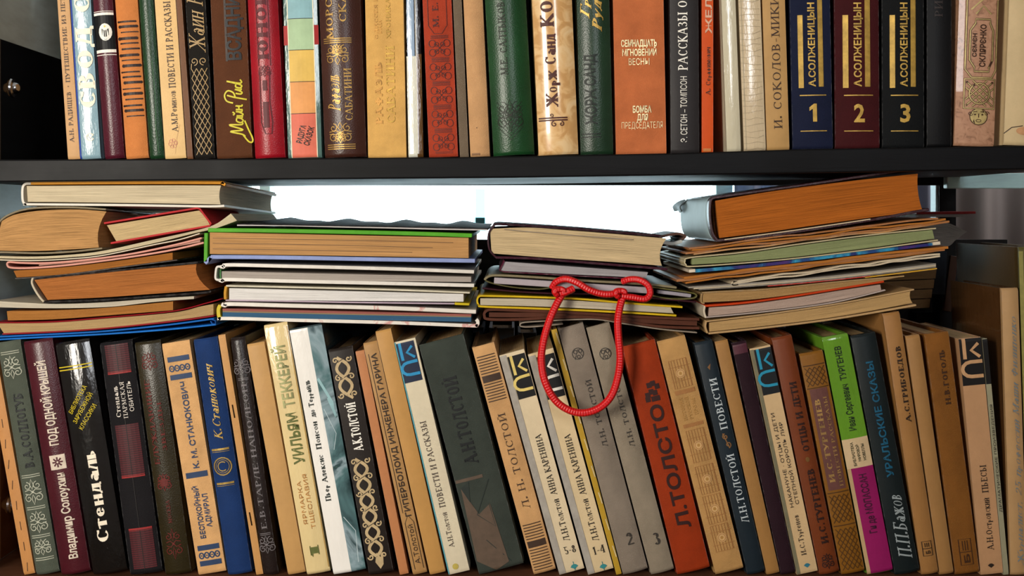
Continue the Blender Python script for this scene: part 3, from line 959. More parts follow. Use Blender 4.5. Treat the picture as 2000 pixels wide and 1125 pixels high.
def d(D):
    k = M('ink', '#4a1913')
    D.T('М. Е. САЛТЫКОВ', .34, .52, 54, -120, k, 'serif'); D.raw([D.c(u, y) for u, y in ((.18, -120), (.18, 50), (.36, 66), (.62, 66), (.80, 50), (.80, -120))], 1, k)
    for i in range(5):
        y = 70+i*46
        for q in (0, 2.4, 4.8): D.R(.24, .82, y+q+.5, y+q-.5, k)
        for s in (-1, 1):
            for t, dy in ((1, 15), (-1, 33)):
                D.ring(.52+s*.24, y+dy, 6.5, 1.1, k, 7)
                D.ring(.52+s*.10, y+dy+t*2, 4, 1, k)
        D.raw([(D.c(.36, y+14)), (D.c(.68, y+34))], 1.1, k); D.raw([(D.c(.68, y+14)), (D.c(.36, y+34))], 1.1, k)
        for q in (0, 2.4): D.R(.24, .82, y+43+q+.4, y+43+q-.4, k)
U('red-orange cloth hardcover with a chain of knotted black ornaments', 824, 837, 59, ('cloth', '#a33a22'), d, bulge=.08)
U('thin grey-brown cloth book beside the red-orange one', 884, 898, 18, ('cloth', '#6c5d4c'), bulge=.1, top=-150)
U('plain tan book with a scuffed foot, left of the wide green one', 904, 918, 42, ('cloth', '#c19467'), lambda D: (D.R(.1, .5, 303, 299, M('ink', '#86654a')), D.disc(.4, 250, .9, BRN)), bulge=.3)
def d(D):
    k = M('ink', '#1e2417')
    D.T('М.Е. САЛТЫКОВ-ЩЕДРИН', .30, .46, 148, -80, k, 'serif')
    for r in (5, 9, 13): D.ring(.46, 226, r, 1.1, k, r*1.5)
    D.scroll(.46, 226, 56, 60, k, 1.3)
    for i in range(7):
        D.S([(.46-.30, 200+i*8), (.46, 226+i*8), (.46+.30, 200+i*8)], 1, k)
U('wide glossy dark green hardcover with a faint stamped emblem', 946, 963, 82, ('leather', '#16401f'), d, bulge=.42)
def d(D):
    k = M('ink', '#4a2018')
    D.T('Жорж Санд', .26, .52, 210, 68, k, 'serifb'); D.T('КОНСУЭЛО', .20, .50, 54, -150, k, 'serifb')
    for y in (231, 235.5): D.R(.05, .75, y+1.4, y-1.4, k)
    D.curl(.42, 243, 6, 2, k, 90, 1.1, 1); D.curl(.60, 243, 5, 2, k, 90, 1.1, -1); D.curl(.36, 226, 4, 1.6, k, -90, 1.1, 1)
U('marbled cream hardcover with dark red display lettering and small flourish', 1038, 1051, 80, picture_mat('marbled_cream', [(0, '#b98a55'), (.42, '#c89a62'), (.52, '#dbb27c'), (.65, '#e2c190')], 70), d, bulge=.35)
def d(D):
    D.T('ЖОРЖ САНД', .18, .50, 244, 107, M('ink', '#0e1a12'), 'black'); g = M('foil', '#cfa64f')
    D.T('Рудольштадт', .46, .72, 64, -150, g, 'scriptb'); D.T('Графиня', .12, .36, 38, -110, g, 'script')
    D.R(.06, .62, 263, 261, M('ink', '#0c140e')); D.R(.06, .62, 269, 267, M('ink', '#0c140e'))
U('dark green leathery hardcover with black capitals and gold script', 1125, 1133, 66, ('leather', '#1a3320'), d, bulge=.35)
def d(D):
    w = M('foil', '#efdca8')
    D.H('СЕМНАДЦАТЬ', .15, .84, 78, 91, w, 'black'); D.H('МГНОВЕНИЙ', .17, .83, 96, 109, w, 'bold'); D.H('ВЕСНЫ', .29, .69, 114, 127, w, 'sans')
    D.H('БОМБА', .35, .71, 207, 220, w, 'black'); D.H('ДЛЯ', .43, .64, 223, 235, w, 'black'); D.H('ПРЕДСЕДАТЕЛЯ', .13, .92, 238, 251, w, 'thin')
U('broad salmon cloth hardcover with horizontal white titles', 1196, 1202, 101, ('cloth', '#b9673c'), d, bulge=.03)
def d(D):
    D.T('РАССКАЗЫ О', .28, .58, 138, 3, WHITE, 'serif'); D.T('Э. СЕТОН – ТОМПСОН', .34, .56, 278, 150, WHITE, 'sans'); D.T('ЖИВОТНЫХ', .28, .58, -10, -150, WHITE, 'serif')
U('dark grey hardcover with white lettering, right of the salmon book', 1307, 1309, 58, ('paper', '#2b2829'), d, bulge=.2)
def d(D):
    D.T('А. Серафимович', .35, .72, 186, 92, BRN, 'serif'); D.T('ЖЕЛЕЗНЫЙ', .30, .85, 66, -110, M('ink', '#d4a88c'), 'black'); D.R(.1, .8, 296, 290, M('ink', '#c07840'))
U('thin bright orange paperback leaving a dark gap at its right', 1371, 1371, 22, ('paper', '#cc4d0f'), d, kind='soft', bulge=.05, top=-110)
wood_grain = [('#b0a58a')]
U('narrow off-white leather-grained spine, first right of the dark gap', 1408, 1419, 29, ('gloss', '#c9c0a6'), bulge=.15)
def d(D):
    m = M('ink', '#a4947a')
    for i in range(34):
        y = 292-i*12
        D.S([(.03, y+random.uniform(-2, 2)), (.3+random.uniform(-.1, .1), y+random.uniform(-3, 3)), (.6, y+random.uniform(-3, 3)), (.9, y+random.uniform(-4, 4))], .7, m)
    D.R(.10, .13, 296, -150, M('ink', '#b5a88c'))
U('off-white hardcover printed with pale wavy wood grain', 1441, 1452, 45, ('gloss', '#cbb797'), d, bulge=.12)
U('tan paperback with thin tall serif lettering left of the numbered set', 1489, 1498, 44, ('paper', '#b8905a'), lambda D: D.T('И. СОКОЛОВ-МИКИТОВ', .34, .68, 252, -60, BRN, 'serifl'), kind='soft', bulge=.12)
def sol(num, x0):
    def d(D):
        g = M('foil', '#c19a45')
        D.R(.18, .30, 172, 30, g); D.R(.66, .78, 170, -160, g); D.T('А.СОЛЖЕНИЦЫН', .42, .58, 170, 6, g, 'black')
        D.R(.20, .84, 187.5, 185.5, g); D.R(.20, .84, 257, 255.2, g)
        if num == '1': D.P([(.50, 238), (.60, 238), (.60, 203), (.53, 203), (.42, 210), (.42, 217), (.50, 213)], g, 'lettering')
        else: D.H(num, .41, .65, 203, 238, g, 'black')
    return d
U('navy blue hardcover with gold number 1 and gold bars', 1541, 1547, 81, ('cloth', '#141a33'), sol('1', 0), bulge=.12)
U('dark maroon hardcover with gold number 2 and gold bars', 1628, 1630, 89, ('cloth', '#3b0d11'), sol('2', 0), bulge=.12)
U('near-black hardcover with gold number 3 and gold bars', 1721, 1722, 84, ('cloth', '#0d0f11'), sol('3', 0), bulge=.12)
U('plain black hardcover right of the numbered set', 1809, 1809, 50, ('paper', '#08080a'), lambda D: D.T('РИМ', .3, .6, 34, -20, M('ink', '#2c2422'), 'serif'), bulge=.15)
def d(D):
    g = M('foil', '#c6ae72'); k = M('ink', '#3c2210')
    D.T('СЄМЄН', .36, .46, 112, 66, k, 'black'); D.T('СКЛЯРЄНКО', .54, .68, 131, 48, k, 'black')
    for o, c, wd in ((0, k, 4.2), (0, g, 2.4)):
        D.raw([D.c(u, y) for u, y in ((.30, 60), (.30, 118), (.42, 132), (.42, 140), (.78, 140) , (.78, 132), (.86, 118), (.86, 60), (.78, 46), (.78, 38), (.42, 38), (.42, 46))], wd, c, True)
        D.raw([D.c(u, y) for u, y in ((.20, 0), (.20, 136), (.36, 152), (.86, 152), (.96, 136), (.96, 0))], wd, c)
        D.raw([D.c(u, y) for u, y in ((.20, 212), (.20, 155), (.94, 155), (.94, 212))], wd, c, True)
        D.ring(.57, 183, 20, wd, c)
        for a, b in (((.24, 207), (.9, 160)), ((.24, 160), (.9, 207)), ((.4, 208), (.92, 172)), ((.24, 195), (.74, 158)), ((.24, 172), (.74, 208)), ((.4, 158), (.92, 195))):
            D.raw([D.c(*a), D.c(*b)], wd*.8, c)
    for u, y in ((.26, 206), (.88, 206), (.26, 161), (.88, 161)): D.disc(u, y, 2, k)
    D.disc(.57, 228, 18, k, 17); D.disc(.57, 228, 16.5, g, 15.5)
    for s in (-1, 1):
        D.disc(.57+s*.09, 224, 2.2, k, 1.6); D.curl(.57+s*.20, 222, 5, 1.2, k, 0, 1.2, s); D.S([(.57+s*.04, 218), (.57+s*.14, 219)], 1.4, k)
    D.S([(.57, 222), (.57, 230)], 2, k); D.ring(.57, 236, 5, 1.4, k, 2.4)
    D.S([(.42, 28), (.6, 12), (.8, 28)], 3, g); D.S([(.3, 20), (.5, 5), (.7, -8)], 3, g)
U('salmon speckled hardcover with gilt medieval knotwork and a mask', 1872, 1862, 80, picture_mat('speckled_salmon', [(0, '#6a4430'), (.33, '#8f664c'), (.42, '#ab7d60'), (.7, '#b98c6e')], 190, .5), d, bulge=.10)
U('cream hardcover with a thin dark curve, last on the right of the upper shelf', 1970, 1959, 70, ('paper', '#cdb489'), lambda D: (D.S([(.0, 262), (.2, 250), (.5, 246)], 1.6, BRN), D.disc(.55, 256, 16, M('ink', '#c08e62'), 8)), bulge=.12)
flush(ROW)
# ---------------------------------------------------------------- lower row of books
GL_ = 'books standing on the lower shelf'
def Lb(label, xt, yt, xb, W, cover, deco=None, **kw):
    kw.setdefault('group', GL_)
    ROW.append(dict(label=label, xt=xt, yt=yt+3, xb=xb, W=W, by=LSH-.8, cover=cover, deco=deco, **kw))

def kc(D, y0, y1, fg, bg='#0d0c0c', u0=0.0, u1=1.0):
    """two-letter colophon panel between rows y0 (top) and y1"""
    D.R(u0, u1, y1, y0, M('ink', bg), 'label_panel')
    H = y1-y0; f = M('ink', fg); W_ = (u1-u0)*D.w
    def p(u, t): return D.c(u0+(u1-u0)*u, y0+H*t)
    wd = min(8.0, max(5.0, W_*.16))
    D.raw([p(.20, .0), p(.20, .44)], wd, f)
    D.raw([p(.84, .12), p(.50, .26), p(.88, .41)], wd*.9, f)
    cx, cy = p(.42, .66); r = H*.155
    pts = [p(.96, .505)] + [(cx+r*1.15*math.cos(math.radians(a)), cy+r*math.sin(math.radians(a))) for a in range(90, 271, 30)] + [p(.96, .815)]
    D.raw(pts, wd, f)

Lb('thin worn tan booklet at the far left end of the lower shelf', -33, 668, 47, 22, ('paper', '#b9814a'), lambda D: [D.S([(.4+.1*math.sin(i), 1115-i*40), (.5, 1098-i*40)], .9, BRN) for i in range(11)], kind='soft', bulge=.1, depth=.11)
def d(D):
    g = M('ink', '#a9aa98')
    D.T('В.А.СОЛЛОГУБ', .38, .72, 912, 768, M('ink', '#1a1d1c'), 'serifb')
    for a, b in ((688, 745), (928, 990), (990, 1045), (1045, 1088)):
        for y in (a-2, a+2): D.R(.12, .88, y+.7, y-.7, g)
        D.scroll(.5, (a+b)/2, 38, b-a-12, g, 1.7)
    for y in (1087, 1091): D.R(.12, .88, y+.7, y-.7, g)
Lb('grey-green hardcover with pale scroll bands and dark serif lettering', -6, 667, 71, 48, ('cloth', '#4b5146'), d, bulge=.3, caps='#3a3c34')
def d(D):
    w = M('ink', '#cfc0ae')
    D.T('под одной крышей'.upper(), .40, .68, 868, 704, w, 'black'); D.T('Владимир Солоухин', .42, .70, 1088, 922, w, 'black')
    D.R(.30, .80, 915, 887, w); k = M('ink', '#4a1520')
    for a in range(8):
        cx, cy = D.c(.55, 901); an = a*math.pi/4
        D.raw([(cx+3*math.cos(an), cy+3*math.sin(an)), (cx+10*math.cos(an), cy+10*math.sin(an))], 3, k)
        D.ring(.55, 901, 2.5, 1.2, k)
Lb('maroon hardcover with pale lettering and a white square flower emblem', 45, 665, 120, 60, ('leather', '#45121c'), d, bulge=.35, caps='#3a1015')
def d(D):
    y = M('ink', '#cdb51e')
    D.T('Стендаль', .34, .66, 1055, 880, M('ink', '#e8dcc6'), 'serifb')
    D.R(.02, .96, 714, 712, y); D.R(.02, .96, 720, 718, y)
    for i, (s, L) in enumerate((('БИБЛИОТЕКА', 62), ('ЗАРУБЕЖНОЙ', 66), ('КЛАССИКИ', 54))): D.A(s, .42+i*.10, 778+i*18, L, 9, 52, y, 'sans')
Lb('glossy black hardcover with big cream title and yellow diagonal text', 107, 668, 182, 70, ('gloss', '#12100f'), d, bulge=.25)
def d(D):
    r1, r2 = M('ink', '#4a1219'), M('ink', '#8e2222')
    for a, b in ((672, 728), (828, 930), (1030, 1108)):
        D.R(.16, .86, b, a, r1, 'label_panel')
        y = a+3
        while y < b: D.R(.16, .86, y+.5, y-.5, M('ink', '#1a0d10')); y += 4.2
        D.R(.16, .86, b+1, b-4, r2) if a != 1030 else D.R(.16, .86, a+4, a-1, r2)
    D.R(.49, .51, 1110, 672, M('ink', '#15100f'))
    w = M('ink', '#d8cfc4')
    D.T('Стендаль', .26, .40, 812, 752, w, 'serif'); D.T('ПАРМСКАЯ', .48, .60, 816, 745, w, 'serifl'); D.T('ОБИТЕЛЬ', .68, .80, 804, 745, w, 'sans')
Lb('black hardcover with dark red striped blocks and small white title', 194, 668, 254, 66, ('cloth', '#131114'), d, bulge=.2, caps='#222222')
def d(D):
    r = M('ink', '#5e1710')
    D.T('БЛУЖДАЮЩИЕ', .22, .40, 905, 740, r, 'serif'); D.T('ЗВЕЗДЫ', .58, .72, 880, 785, r, 'serif'); D.scroll(.5, 705, 34, 36, r, 1.6); D.scroll(.45, 940, 30, 34, r, 2); D.disc(.45, 940, 8, r)
    D.scroll(.5, 1060, 34, 60, r, 1.6); D.T('МОСКВА', .42, .56, 1020, 975, r, 'serif')
Lb('dark olive hardcover with barely visible red ornaments', 262, 667, 323, 62, ('leather', '#28210d'), d, bulge=.25, caps='#3b3214')
def d(D):
    b = M('ink', '#22385a')
    D.T('К. М. СТАНЮКОВИЧ', .44, .64, 914, 745, b, 'bold'); D.T('БЕСПОКОЙНЫЙ', .30, .48, 1050, 948, b, 'bold'); D.T('АДМИРАЛ', .58, .76, 1030, 965, b, 'bold')
    D.R(.12, .9, 932, 921, b)
    for y in (700, 735, 1068, 1098): D.R(.12, .9, y+5, y-5, b)
    for yc in (718, 1083):
        for i in range(4):
            D.ring(.22+i*.19, yc, 4.2, 2.4, b, 5.5); D.disc(.22+i*.19, yc, 1.4, b)
Lb('cream cloth book with navy blue bands and navy lettering', 316, 669, 388, 55, ('cloth', '#cb9d69'), d, bulge=.05, kind='soft')
def d(D):
    g = M('foil', '#b3924a')
    D.T('К.Станюкович', .34, .64, 858, 708, g, 'script')
    for y in (876, 942): D.R(.12, .82, y+2, y-2, g); D.R(.12, .82, y+5, y+4.2, g)
    D.ring(.47, 909, 17, 2.4, g); D.ring(.47, 909, 9, 2, g, a0=50, a1=310); D.ring(.47, 909, 13, 1, g)
Lb('bright blue cloth hardcover with gold script and round gold emblem', 377, 661, 445, 54, ('cloth', '#15305f'), d, bulge=.3, caps='#1a2c50')
def d(D):
    for y in (790, 1000): D.S([(.45, y), (.5, y+26)], 2.2, M('metal', '#4a3c30'))
Lb('thin stapled tan booklet between the blue and dark brown books', 426, 652, 500.5, 14, ('paper', '#bd8b52'), d, kind='soft', bulge=.05, depth=.12)
def d(D):
    g = M('ink', '#6c6668')
    D.T('Е.В.ТАРЛЕ НАПОЛЕОН', .34, .68, 1032, 748, g, 'serif'); D.scroll(.5, 716, 36, 34, g, 1.6); D.scroll(.5, 1062, 34, 34, g, 1.6)
    for y in (738, 741, 1040, 1043): D.R(.15, .85, y+.6, y-.6, g)
Lb('black-brown leathery hardcover with grey embossed lettering', 450, 658, 516, 46, ('leather', '#211816'), d, bulge=.4)
Lb('plain tan book without lettering, right of the dark brown one', 482, 670, 563, 35, ('paper', '#bb9058'), kind='soft', bulge=.12)
def d(D):
    g, o = M('ink', '#5d6330'), M('ink', '#b07a3c')
    D.T('УИЛЬЯМ', .30, .72, 905, 806, g, 'black'); D.T('ТЕККЕРЕЙ', .28, .72, 795, 675, M('foil', '#8f8f60'), 'black')
    D.T('ЯРМАРКА', .26, .42, 1022, 938, o, 'sans'); D.T('ТЩЕСЛАВИЯ', .54, .70, 1032, 926, o, 'sans'); D.T('1', .34, .66, 1086, 1064, g, 'serifb')
    D.R(.93, .96, 1110, 640, M('ink', '#b08a44'))
Lb('glossy cream hardcover with chunky olive green lettering and digit 1', 514, 633, 599, 51, ('gloss', '#dcc590'), d, bulge=.15)
pic2 = picture_mat('seascape_print', [(0, '#10191c'), (.36, '#1f3236'), (.46, '#4f6f72'), (.53, '#8b9fa6'), (.58, '#2b4247'), (.7, '#6c8a6c')], 16)
def d(D):
    D.R(.0, .56, 1122, 640, M('gloss', '#e9e5de'), 'label_panel'); D.R(.56, 1, 1122, 640, pic2, 'label_panel')
    k = M('ink', '#1f2622')
    D.T('Пьер Алексис', .18, .33, 975, 885, k, 'serifb'); D.T('Понсон', .18, .33, 874, 820, k, 'serifb'); D.T('дю Террайль', .18, .33, 812, 740, k, 'serifb')
    w = M('ink', '#b9c8cc')
    D.S([(.62, 800), (.85, 850), (.70, 880)], 1, w); D.S([(.62, 1010), (.9, 1040), (.82, 1100)], 1.2, w); D.S([(.6, 740), (.9, 790), (.95, 820), (.8, 780)], 5, M('ink', '#8fb4b8'))
Lb('white spined book whose cover wraps round in a dark sea picture', 565, 640, 652, 65, ('gloss', '#2b3a3e'), d, bulge=.10)
def d(D):
    t = M('ink', '#b7a078')
    D.T('А.К.ТОЛСТОЙ', .34, .68, 880, 786, WHITE, 'serifb')
    def knot(ya, yb, n):
        for ph in (0, math.pi):
            pts = []
            for i in range(n*8+1):
                f = i/(n*8); pts.append(D.c(.46+.24*math.sin(f*n*math.pi+ph), ya+(yb-ya)*f))
            D.raw(pts, 6, t)
        for i in range(n+1):
            y = ya+(yb-ya)*i/n
            D.curl(.22, y, 6, 2.6, t, 90*i, 1.1, 1); D.curl(.74, y, 6, 2.6, t, 90*i+40, 1.1, -1)
            D.S([(.30, y-6), (.66, y+8)], 5, t); D.raw([D.c(.30, y+4), D.c(.66, y-4)], 1.4, M('ink', '#241a15'))
    knot(702, 770, 2); knot(900, 1085, 6)
    D.P([(.36, 1096), (.46, 1078), (.60, 1088), (.72, 1080), (.66, 1102), (.52, 1110)], t)
Lb('dark brown book with bold tan interlaced ornament and white title', 640, 681, 720, 51, ('paper', '#211a16'), d, bulge=.1)
Lb('narrow bundle of reddish tan paper with no lettering', 694, 684, 781, 19, ('paper', '#b3764a'), kind='soft', bulge=.05, depth=.12)
def d(D):
    k = M('ink', '#33251a')
    D.T('ГИПЕРБОЛОИД ИНЖЕНЕРА ГАРИНА', .38, .76, 1008, 690, k, 'bold'); D.T('А.Толстой', .36, .70, 1100, 1024, k, 'sans')
    D.raw([D.c(u, y) for u, y in ((.22, 1110), (.22, 1020), (.52, 1006), (.84, 1020), (.84, 1110))], 1, k); D.S([(.22, 1000), (.22, 690)], 1, k)
Lb('narrow tan paperback with long dark condensed title', 709, 668, 807, 31, ('paper', '#a9804e'), d, kind='soft', bulge=.15)
Lb('plain mustard tan book standing a little taller than its neighbours', 733, 645, 840, 35, ('paper', '#b6884b'), kind='soft', bulge=.12)
def d(D):
    kc(D, 668, 745, '#2187b8', '#14213a', .04, .9)
    D.R(0, .05, 1120, 660, M('ink', '#4f98a4'))
    k = M('ink', '#4b4038')
    D.T('А.Н.Толстой', .34, .56, 1068, 1000, k, 'serif'); D.T('ПОВЕСТИ И РАССКАЗЫ', .32, .58, 990, 822, k, 'serif')
    D.disc(.4, 1105, 6, M('ink', '#b3a04c'))
Lb('worn white paperback with bright blue letters on a navy top panel', 770, 666, 876.5, 43, ('paper', '#cfc3a8'), d, kind='soft', bulge=.03)
def d(D):
    k = M('ink', '#121516'); b = M('ink', '#57473a')
    D.T('А.Н.ТОЛСТОЙ', .34, .60, 905, 735, k, 'serifb')
    D.R(.03, .62, 934, 928, b)
    D.P([(.04, 1085), (.10, 945), (.34, 1000), (.62, 985), (.70, 1100), (.40, 1110)], b); D.P([(.10, 945), (.30, 935), (.22, 975)], M('ink', '#222a26'))
    D.S([(.30, 1000), (.72, 940)], 1.5, M('ink', '#222a26')); D.S([(.30, 1000), (.62, 1030), (.60, 985)], 1.5, M('ink', '#222a26')); D.S([(.35, 1050), (.75, 1100)], 1.5, M('ink', '#222a26'))
Lb('wide shabby dark green cloth hardcover with brown abstract shapes', 817, 672, 935, 95, ('cloth', '#343a34'), d, bulge=.05, caps='#222222')
def d(D):
    k = M('ink', '#3c2a1e')
    D.T('Л. Н. ТОЛСТОЙ', .34, .62, 992, 806, k, 'serifl')
    for a, b, thick in ((694, 782, 738), (1022, 1112, 1060)):
        y = a
        while y <= b: D.R(.10, .88, y+.9, y-.9, k); y += 5.4
        D.R(.10, .88, thick+6, thick-6, k)
Lb('cream hardcover with dark horizontal stripe bands at head and foot', 921, 677, 1042, 48, ('cloth', '#bf9362'), d, bulge=.12, caps='#5a4630')
def anna(s, fg, u0=.28):
    def d(D):
        kc(D, 695, 778, fg, '#0d0c0c', u0, .98)
        D.R(0, u0-.02, 1120, 690, M('ink', '#9d968c')); k = M('ink', '#1c1813')
        D.T('АННА КАРЕНИНА', .52, .74, 968, 850, k, 'serif'); D.T('Л.Н.Толстой', .52, .74, 1058, 976, k, 'serif')
        D.H(s, .42, .86, 1068, 1082, k, 'serif')
        t = M('ink', '#2f7d80')
        for a in (-50, -20, 20, 50):
            cx, cy = D.c(.64, 1112); an = math.radians(90+a)
            D.raw([(cx, cy), (cx+8*math.cos(an), cy+9*math.sin(an))], 1.2, t, w2=4.4)
        D.S([(.64, 1116), (.64, 1098)], 1.2, t)
    return d
Lb('cream paperback, 5-8, with pale yellow letters on a black top panel', 975, 692, 1093, 52, ('paper', '#d2bf9d'), anna('5-8', '#d8c06c'), kind='soft', bulge=.02)
Lb('cream paperback, 1-4, with white letters on black, left of yellow edge', 1031, 690, 1149, 53, ('paper', '#cfb890'), anna('1-4', '#d6d2c8'), kind='soft', bulge=.02)
Lb('thin book with a frayed yellow spine squeezed beside grey volume 2', 1077, 642, 1204, 11, ('paper', '#b08c28'), lambda D: [D.S([(.7, y), (.85, y+22)], 2, M('ink', '#cdbb90')) for y in range(650, 1100, 52)], kind='soft', bulge=.05, depth=.12)
def tol(s):
    def d(D):
        k = M('ink', '#36312c')
        D.T('Л.Н. ТОЛСТОЙ', .52, .70, 873, 742, k, 'serif'); D.H(s, .48, .72, 1040, 1063, k, 'serifb')
        D.ring(.50, 690, 11, 1.4, k); D.ring(.42, 686, 3.4, 1.3, k); D.ring(.60, 686, 3.4, 1.3, k); D.ring(.50, 696, 3, 1.3, k); D.S([(.40, 694), (.34, 700), (.52, 682), (.66, 698)], 1.2, k)
    return d
Lb('warm grey cloth volume 2, touching the frayed yellow spine', 1089, 640, 1216, 54, ('cloth', '#7e7265'), tol('2'), bulge=.2, caps='#5a4c3c')
Lb('warm grey cloth volume 3, touching the burnt orange hardcover', 1144, 638, 1271, 50, ('cloth', '#857968'), tol('3'), bulge=.2, caps='#5a4c3c')
def d(D):
    k = M('ink', '#2f1410')
    D.T('Л.ТОЛСТО', .36, .72, 1030, 790, k, 'black')
    for u, y in ((.52, 765), (.40, 770), (.62, 768), (.50, 752), (.62, 750), (.38, 778), (.55, 779), (.66, 779), (.72, 757)): D.R(u-.07, u+.07, y+5, y-5, k)
Lb('wide burnt orange cloth hardcover with heavy dark display lettering', 1214, 675, 1322, 72, ('cloth', '#8e2f0b'), d, bulge=.12)
def d(D):
    b = M('ink', '#98683a'); g = M('ink', '#a3793f')
    for i, (a, c) in enumerate(((702, 756), (838, 900), (908, 962), (966, 1020), (1024, 1074))):
        D.raw([D.c(u, y) for u, y in ((.22, a), (.82, a), (.82, c), (.22, c))], 1.2, b, True)
        for q in range(1, 7): D.S([(.22+.1*q-.02, a), (.22+.1*q-.02, c)], .8, b)
        for q in (1, 3): D.S([(.16, a+(c-a)*q/4), (.88, a+(c-a)*q/4)], .8, b)
        D.disc(.52, (a+c)/2, 9, M('ink', '#c29a66')); D.ring(.52, (a+c)/2, 7, 1.2, b); D.disc(.52, (a+c)/2, 3, g)
    D.R(.18, .86, 768, 760, b); D.R(.18, .86, 832, 825, b)
    D.T('ИСТОРИЯ', .26, .36, 818, 774, g, 'serif'); D.T('РУССКОЙ', .46, .56, 818, 774, g, 'serif'); D.T('ПРОЗЫ', .66, .76, 812, 780, g, 'serif')
Lb('broad sand coloured hardcover with faded brown square ornaments', 1282, 665, 1397, 60, ('cloth', '#ad8450'), d, bulge=.1)
def d(D):
    w = M('ink', '#b9c2c6')
    D.T('ПОВЕСТИ', .36, .72, 838, 738, w, 'serif'); D.T('Л.Н.ТОЛСТОЙ', .36, .72, 1020, 886, w, 'serif')
    g = M('ink', '#7a5530'); D.curl(.5, 852, 6, 2, g, 90, 1.2, 1); D.curl(.56, 868, 6, 2, g, -90, 1.2, 1); D.S([(.4, 845), (.6, 875)], 2, g); D.P([(.4, 716), (.6, 710), (.5, 722)], g)
Lb('slim dark slate hardcover with white lettering and brown flourish', 1355, 668, 1459, 38, ('paper', '#17222a'), d, bulge=.25)
Lb('narrow plain tan book between slate and purple spines', 1396, 665, 1498, 26, ('paper', '#986e3c'), kind='soft', bulge=.15)
Lb('narrow dark purple hardcover with a worn pinkish head', 1428, 668, 1525, 31, ('cloth', '#241019'), lambda D: D.R(.05, .95, 690, 672, M('ink', '#4e2430')), bulge=.2)
def d(D):
    kc(D, 681, 770, '#1f86a6', '#101519', .18, 1.0)
    k = M('ink', '#2b221b'); D.R(0, .16, 1120, 680, M('ink', '#6f6a52'))
    D.T('НАКАНУНЕ · ОТЦЫ И ДЕТИ', .34, .50, 990, 806, k, 'sans'); D.T('СТЕПНОЙ КОРОЛЬ ЛИР', .62, .78, 986, 826, k, 'sans'); D.T('И.С.Тургенев', .40, .62, 1084, 1006, k, 'serif')
    t = M('ink', '#2a6d80')
    for a in (-45, -15, 15, 45):
        cx, cy = D.c(.55, 1108); an = math.radians(90+a); D.raw([(cx, cy), (cx+7*math.cos(an), cy+8*math.sin(an))], 1, t, w2=3.6)
Lb('pale paperback with bright blue letters on black and two-line title', 1464, 679, 1557, 42, ('paper', '#c4a67c'), d, kind='soft', bulge=.02)
def d(D):
    k = M('ink', '#2a120b')
    D.T('ОТЦЫ И ДЕТИ', .40, .70, 880, 745, k, 'serifb'); D.T('И.С.ТУРГЕНЕВ', .40, .70, 1060, 915, k, 'serifb'); D.disc(.52, 896, 4, M('ink', '#6b4a20'), 5); D.scroll(.5, 1094, 26, 30, k, 1.8)
Lb('reddish brown hardcover with dark serif lettering, beside striped ornament book', 1506, 658, 1600, 42, ('paper', '#6b3214'), d, bulge=.3)
def d(D):
    k = M('ink', '#4a2e0e')
    D.R(.14, .86, 955, 758, M('ink', '#5f3a34'), 'label_panel')
    g = M('foil', '#b08a50'); D.T('И.С.ТУРГЕНЕВ', .26, .46, 940, 778, g, 'serifb'); D.T('ПОВЕСТИ РАССКАЗЫ', .62, .76, 950, 775, g, 'serif')
    D.lattice(.10, .90, 752, 716, 4, 3, 1.4, k); D.lattice(.10, .90, 1018, 965, 4, 4, 1.4, k); D.lattice(.10, .90, 1110, 1030, 4, 6, 1.4, k)
    for y in (712, 756, 960, 1024): D.R(.06, .94, y+1, y-1, k)
Lb('brown hardcover with lattice ornament and a mauve title panel', 1560, 689, 1643, 49, ('paper', '#7c5014'), d, bulge=.15)
def d(D):
    D.R(0, 1, 855, 655, M('gloss', '#5c8a22'), 'label_panel'); D.R(0, 1, 912, 855, M('paper', '#c2a883'), 'label_panel'); D.R(.14, 1, 1124, 912, M('paper', '#861253'), 'label_panel'); D.R(0, .14, 1124, 912, M('paper', '#b0936c'), 'label_panel')
    k = M('ink', '#16240c')
    D.T('ТУРГЕНЕВ', .38, .62, 742, 676, k, 'bold'); D.T('Иван Сергеевич', .36, .62, 840, 750, k, 'bold')
    D.T('БИБЛИОТЕКА', .28, .38, 908, 862, k, 'bold'); D.T('МИРОВОЙ', .48, .58, 900, 868, k, 'bold'); D.T('НОВЕЛЛЫ', .68, .78, 900, 868, k, 'bold')
    D.T('Ги де МОПАССАН', .38, .66, 1040, 925, M('ink', '#3b0c2a'), 'bold')
Lb('book with lime green upper spine, white band and magenta lower spine', 1605, 657, 1694, 52, ('paper', '#5c8a22'), d, bulge=.1)
def d(D):
    b = M('ink', '#12506c'); w = M('ink', '#8d9698')
    D.T('УРАЛЬСКИЕ СКАЗЫ', .38, .64, 930, 705, b, 'black'); D.T('П.П.Бажов', .28, .76, 1090, 965, w, 'script')
Lb('blackish teal hardcover with dull blue title and grey script', 1660, 654, 1747, 53, ('paper', '#111a1c'), d, bulge=.25)
def box(D, u0, u1, ya, yb, k):
    D.raw([D.c(u, y) for u, y in ((u0, ya), (u1, ya), (u1, yb), (u0, yb))], 1.6, k, True); ym = (ya+yb)/2
    D.S([(u0, ym), (u1, ym)], 1.4, k)
    for q in (.3, .5, .7): D.S([(u0+(u1-u0)*q, yb+3), (u0+(u1-u0)*q, ym-3)], 1.6, k)
    D.T('Б', u0+(u1-u0)*.3, u0+(u1-u0)*.75, ya-4, ym+4, k, 'bold')
def d(D):
    k = M('ink', '#2b1c10'); D.T('А.С.ГРИБОЕДОВ', .42, .68, 824, 676, k, 'serifb'); box(D, .25, .78, 1084, 1056, k)
Lb('tall tan book rising above its neighbours, with small dark serif name', 1723, 610, 1799.5, 35, ('paper', '#94693a'), d, bulge=.25)
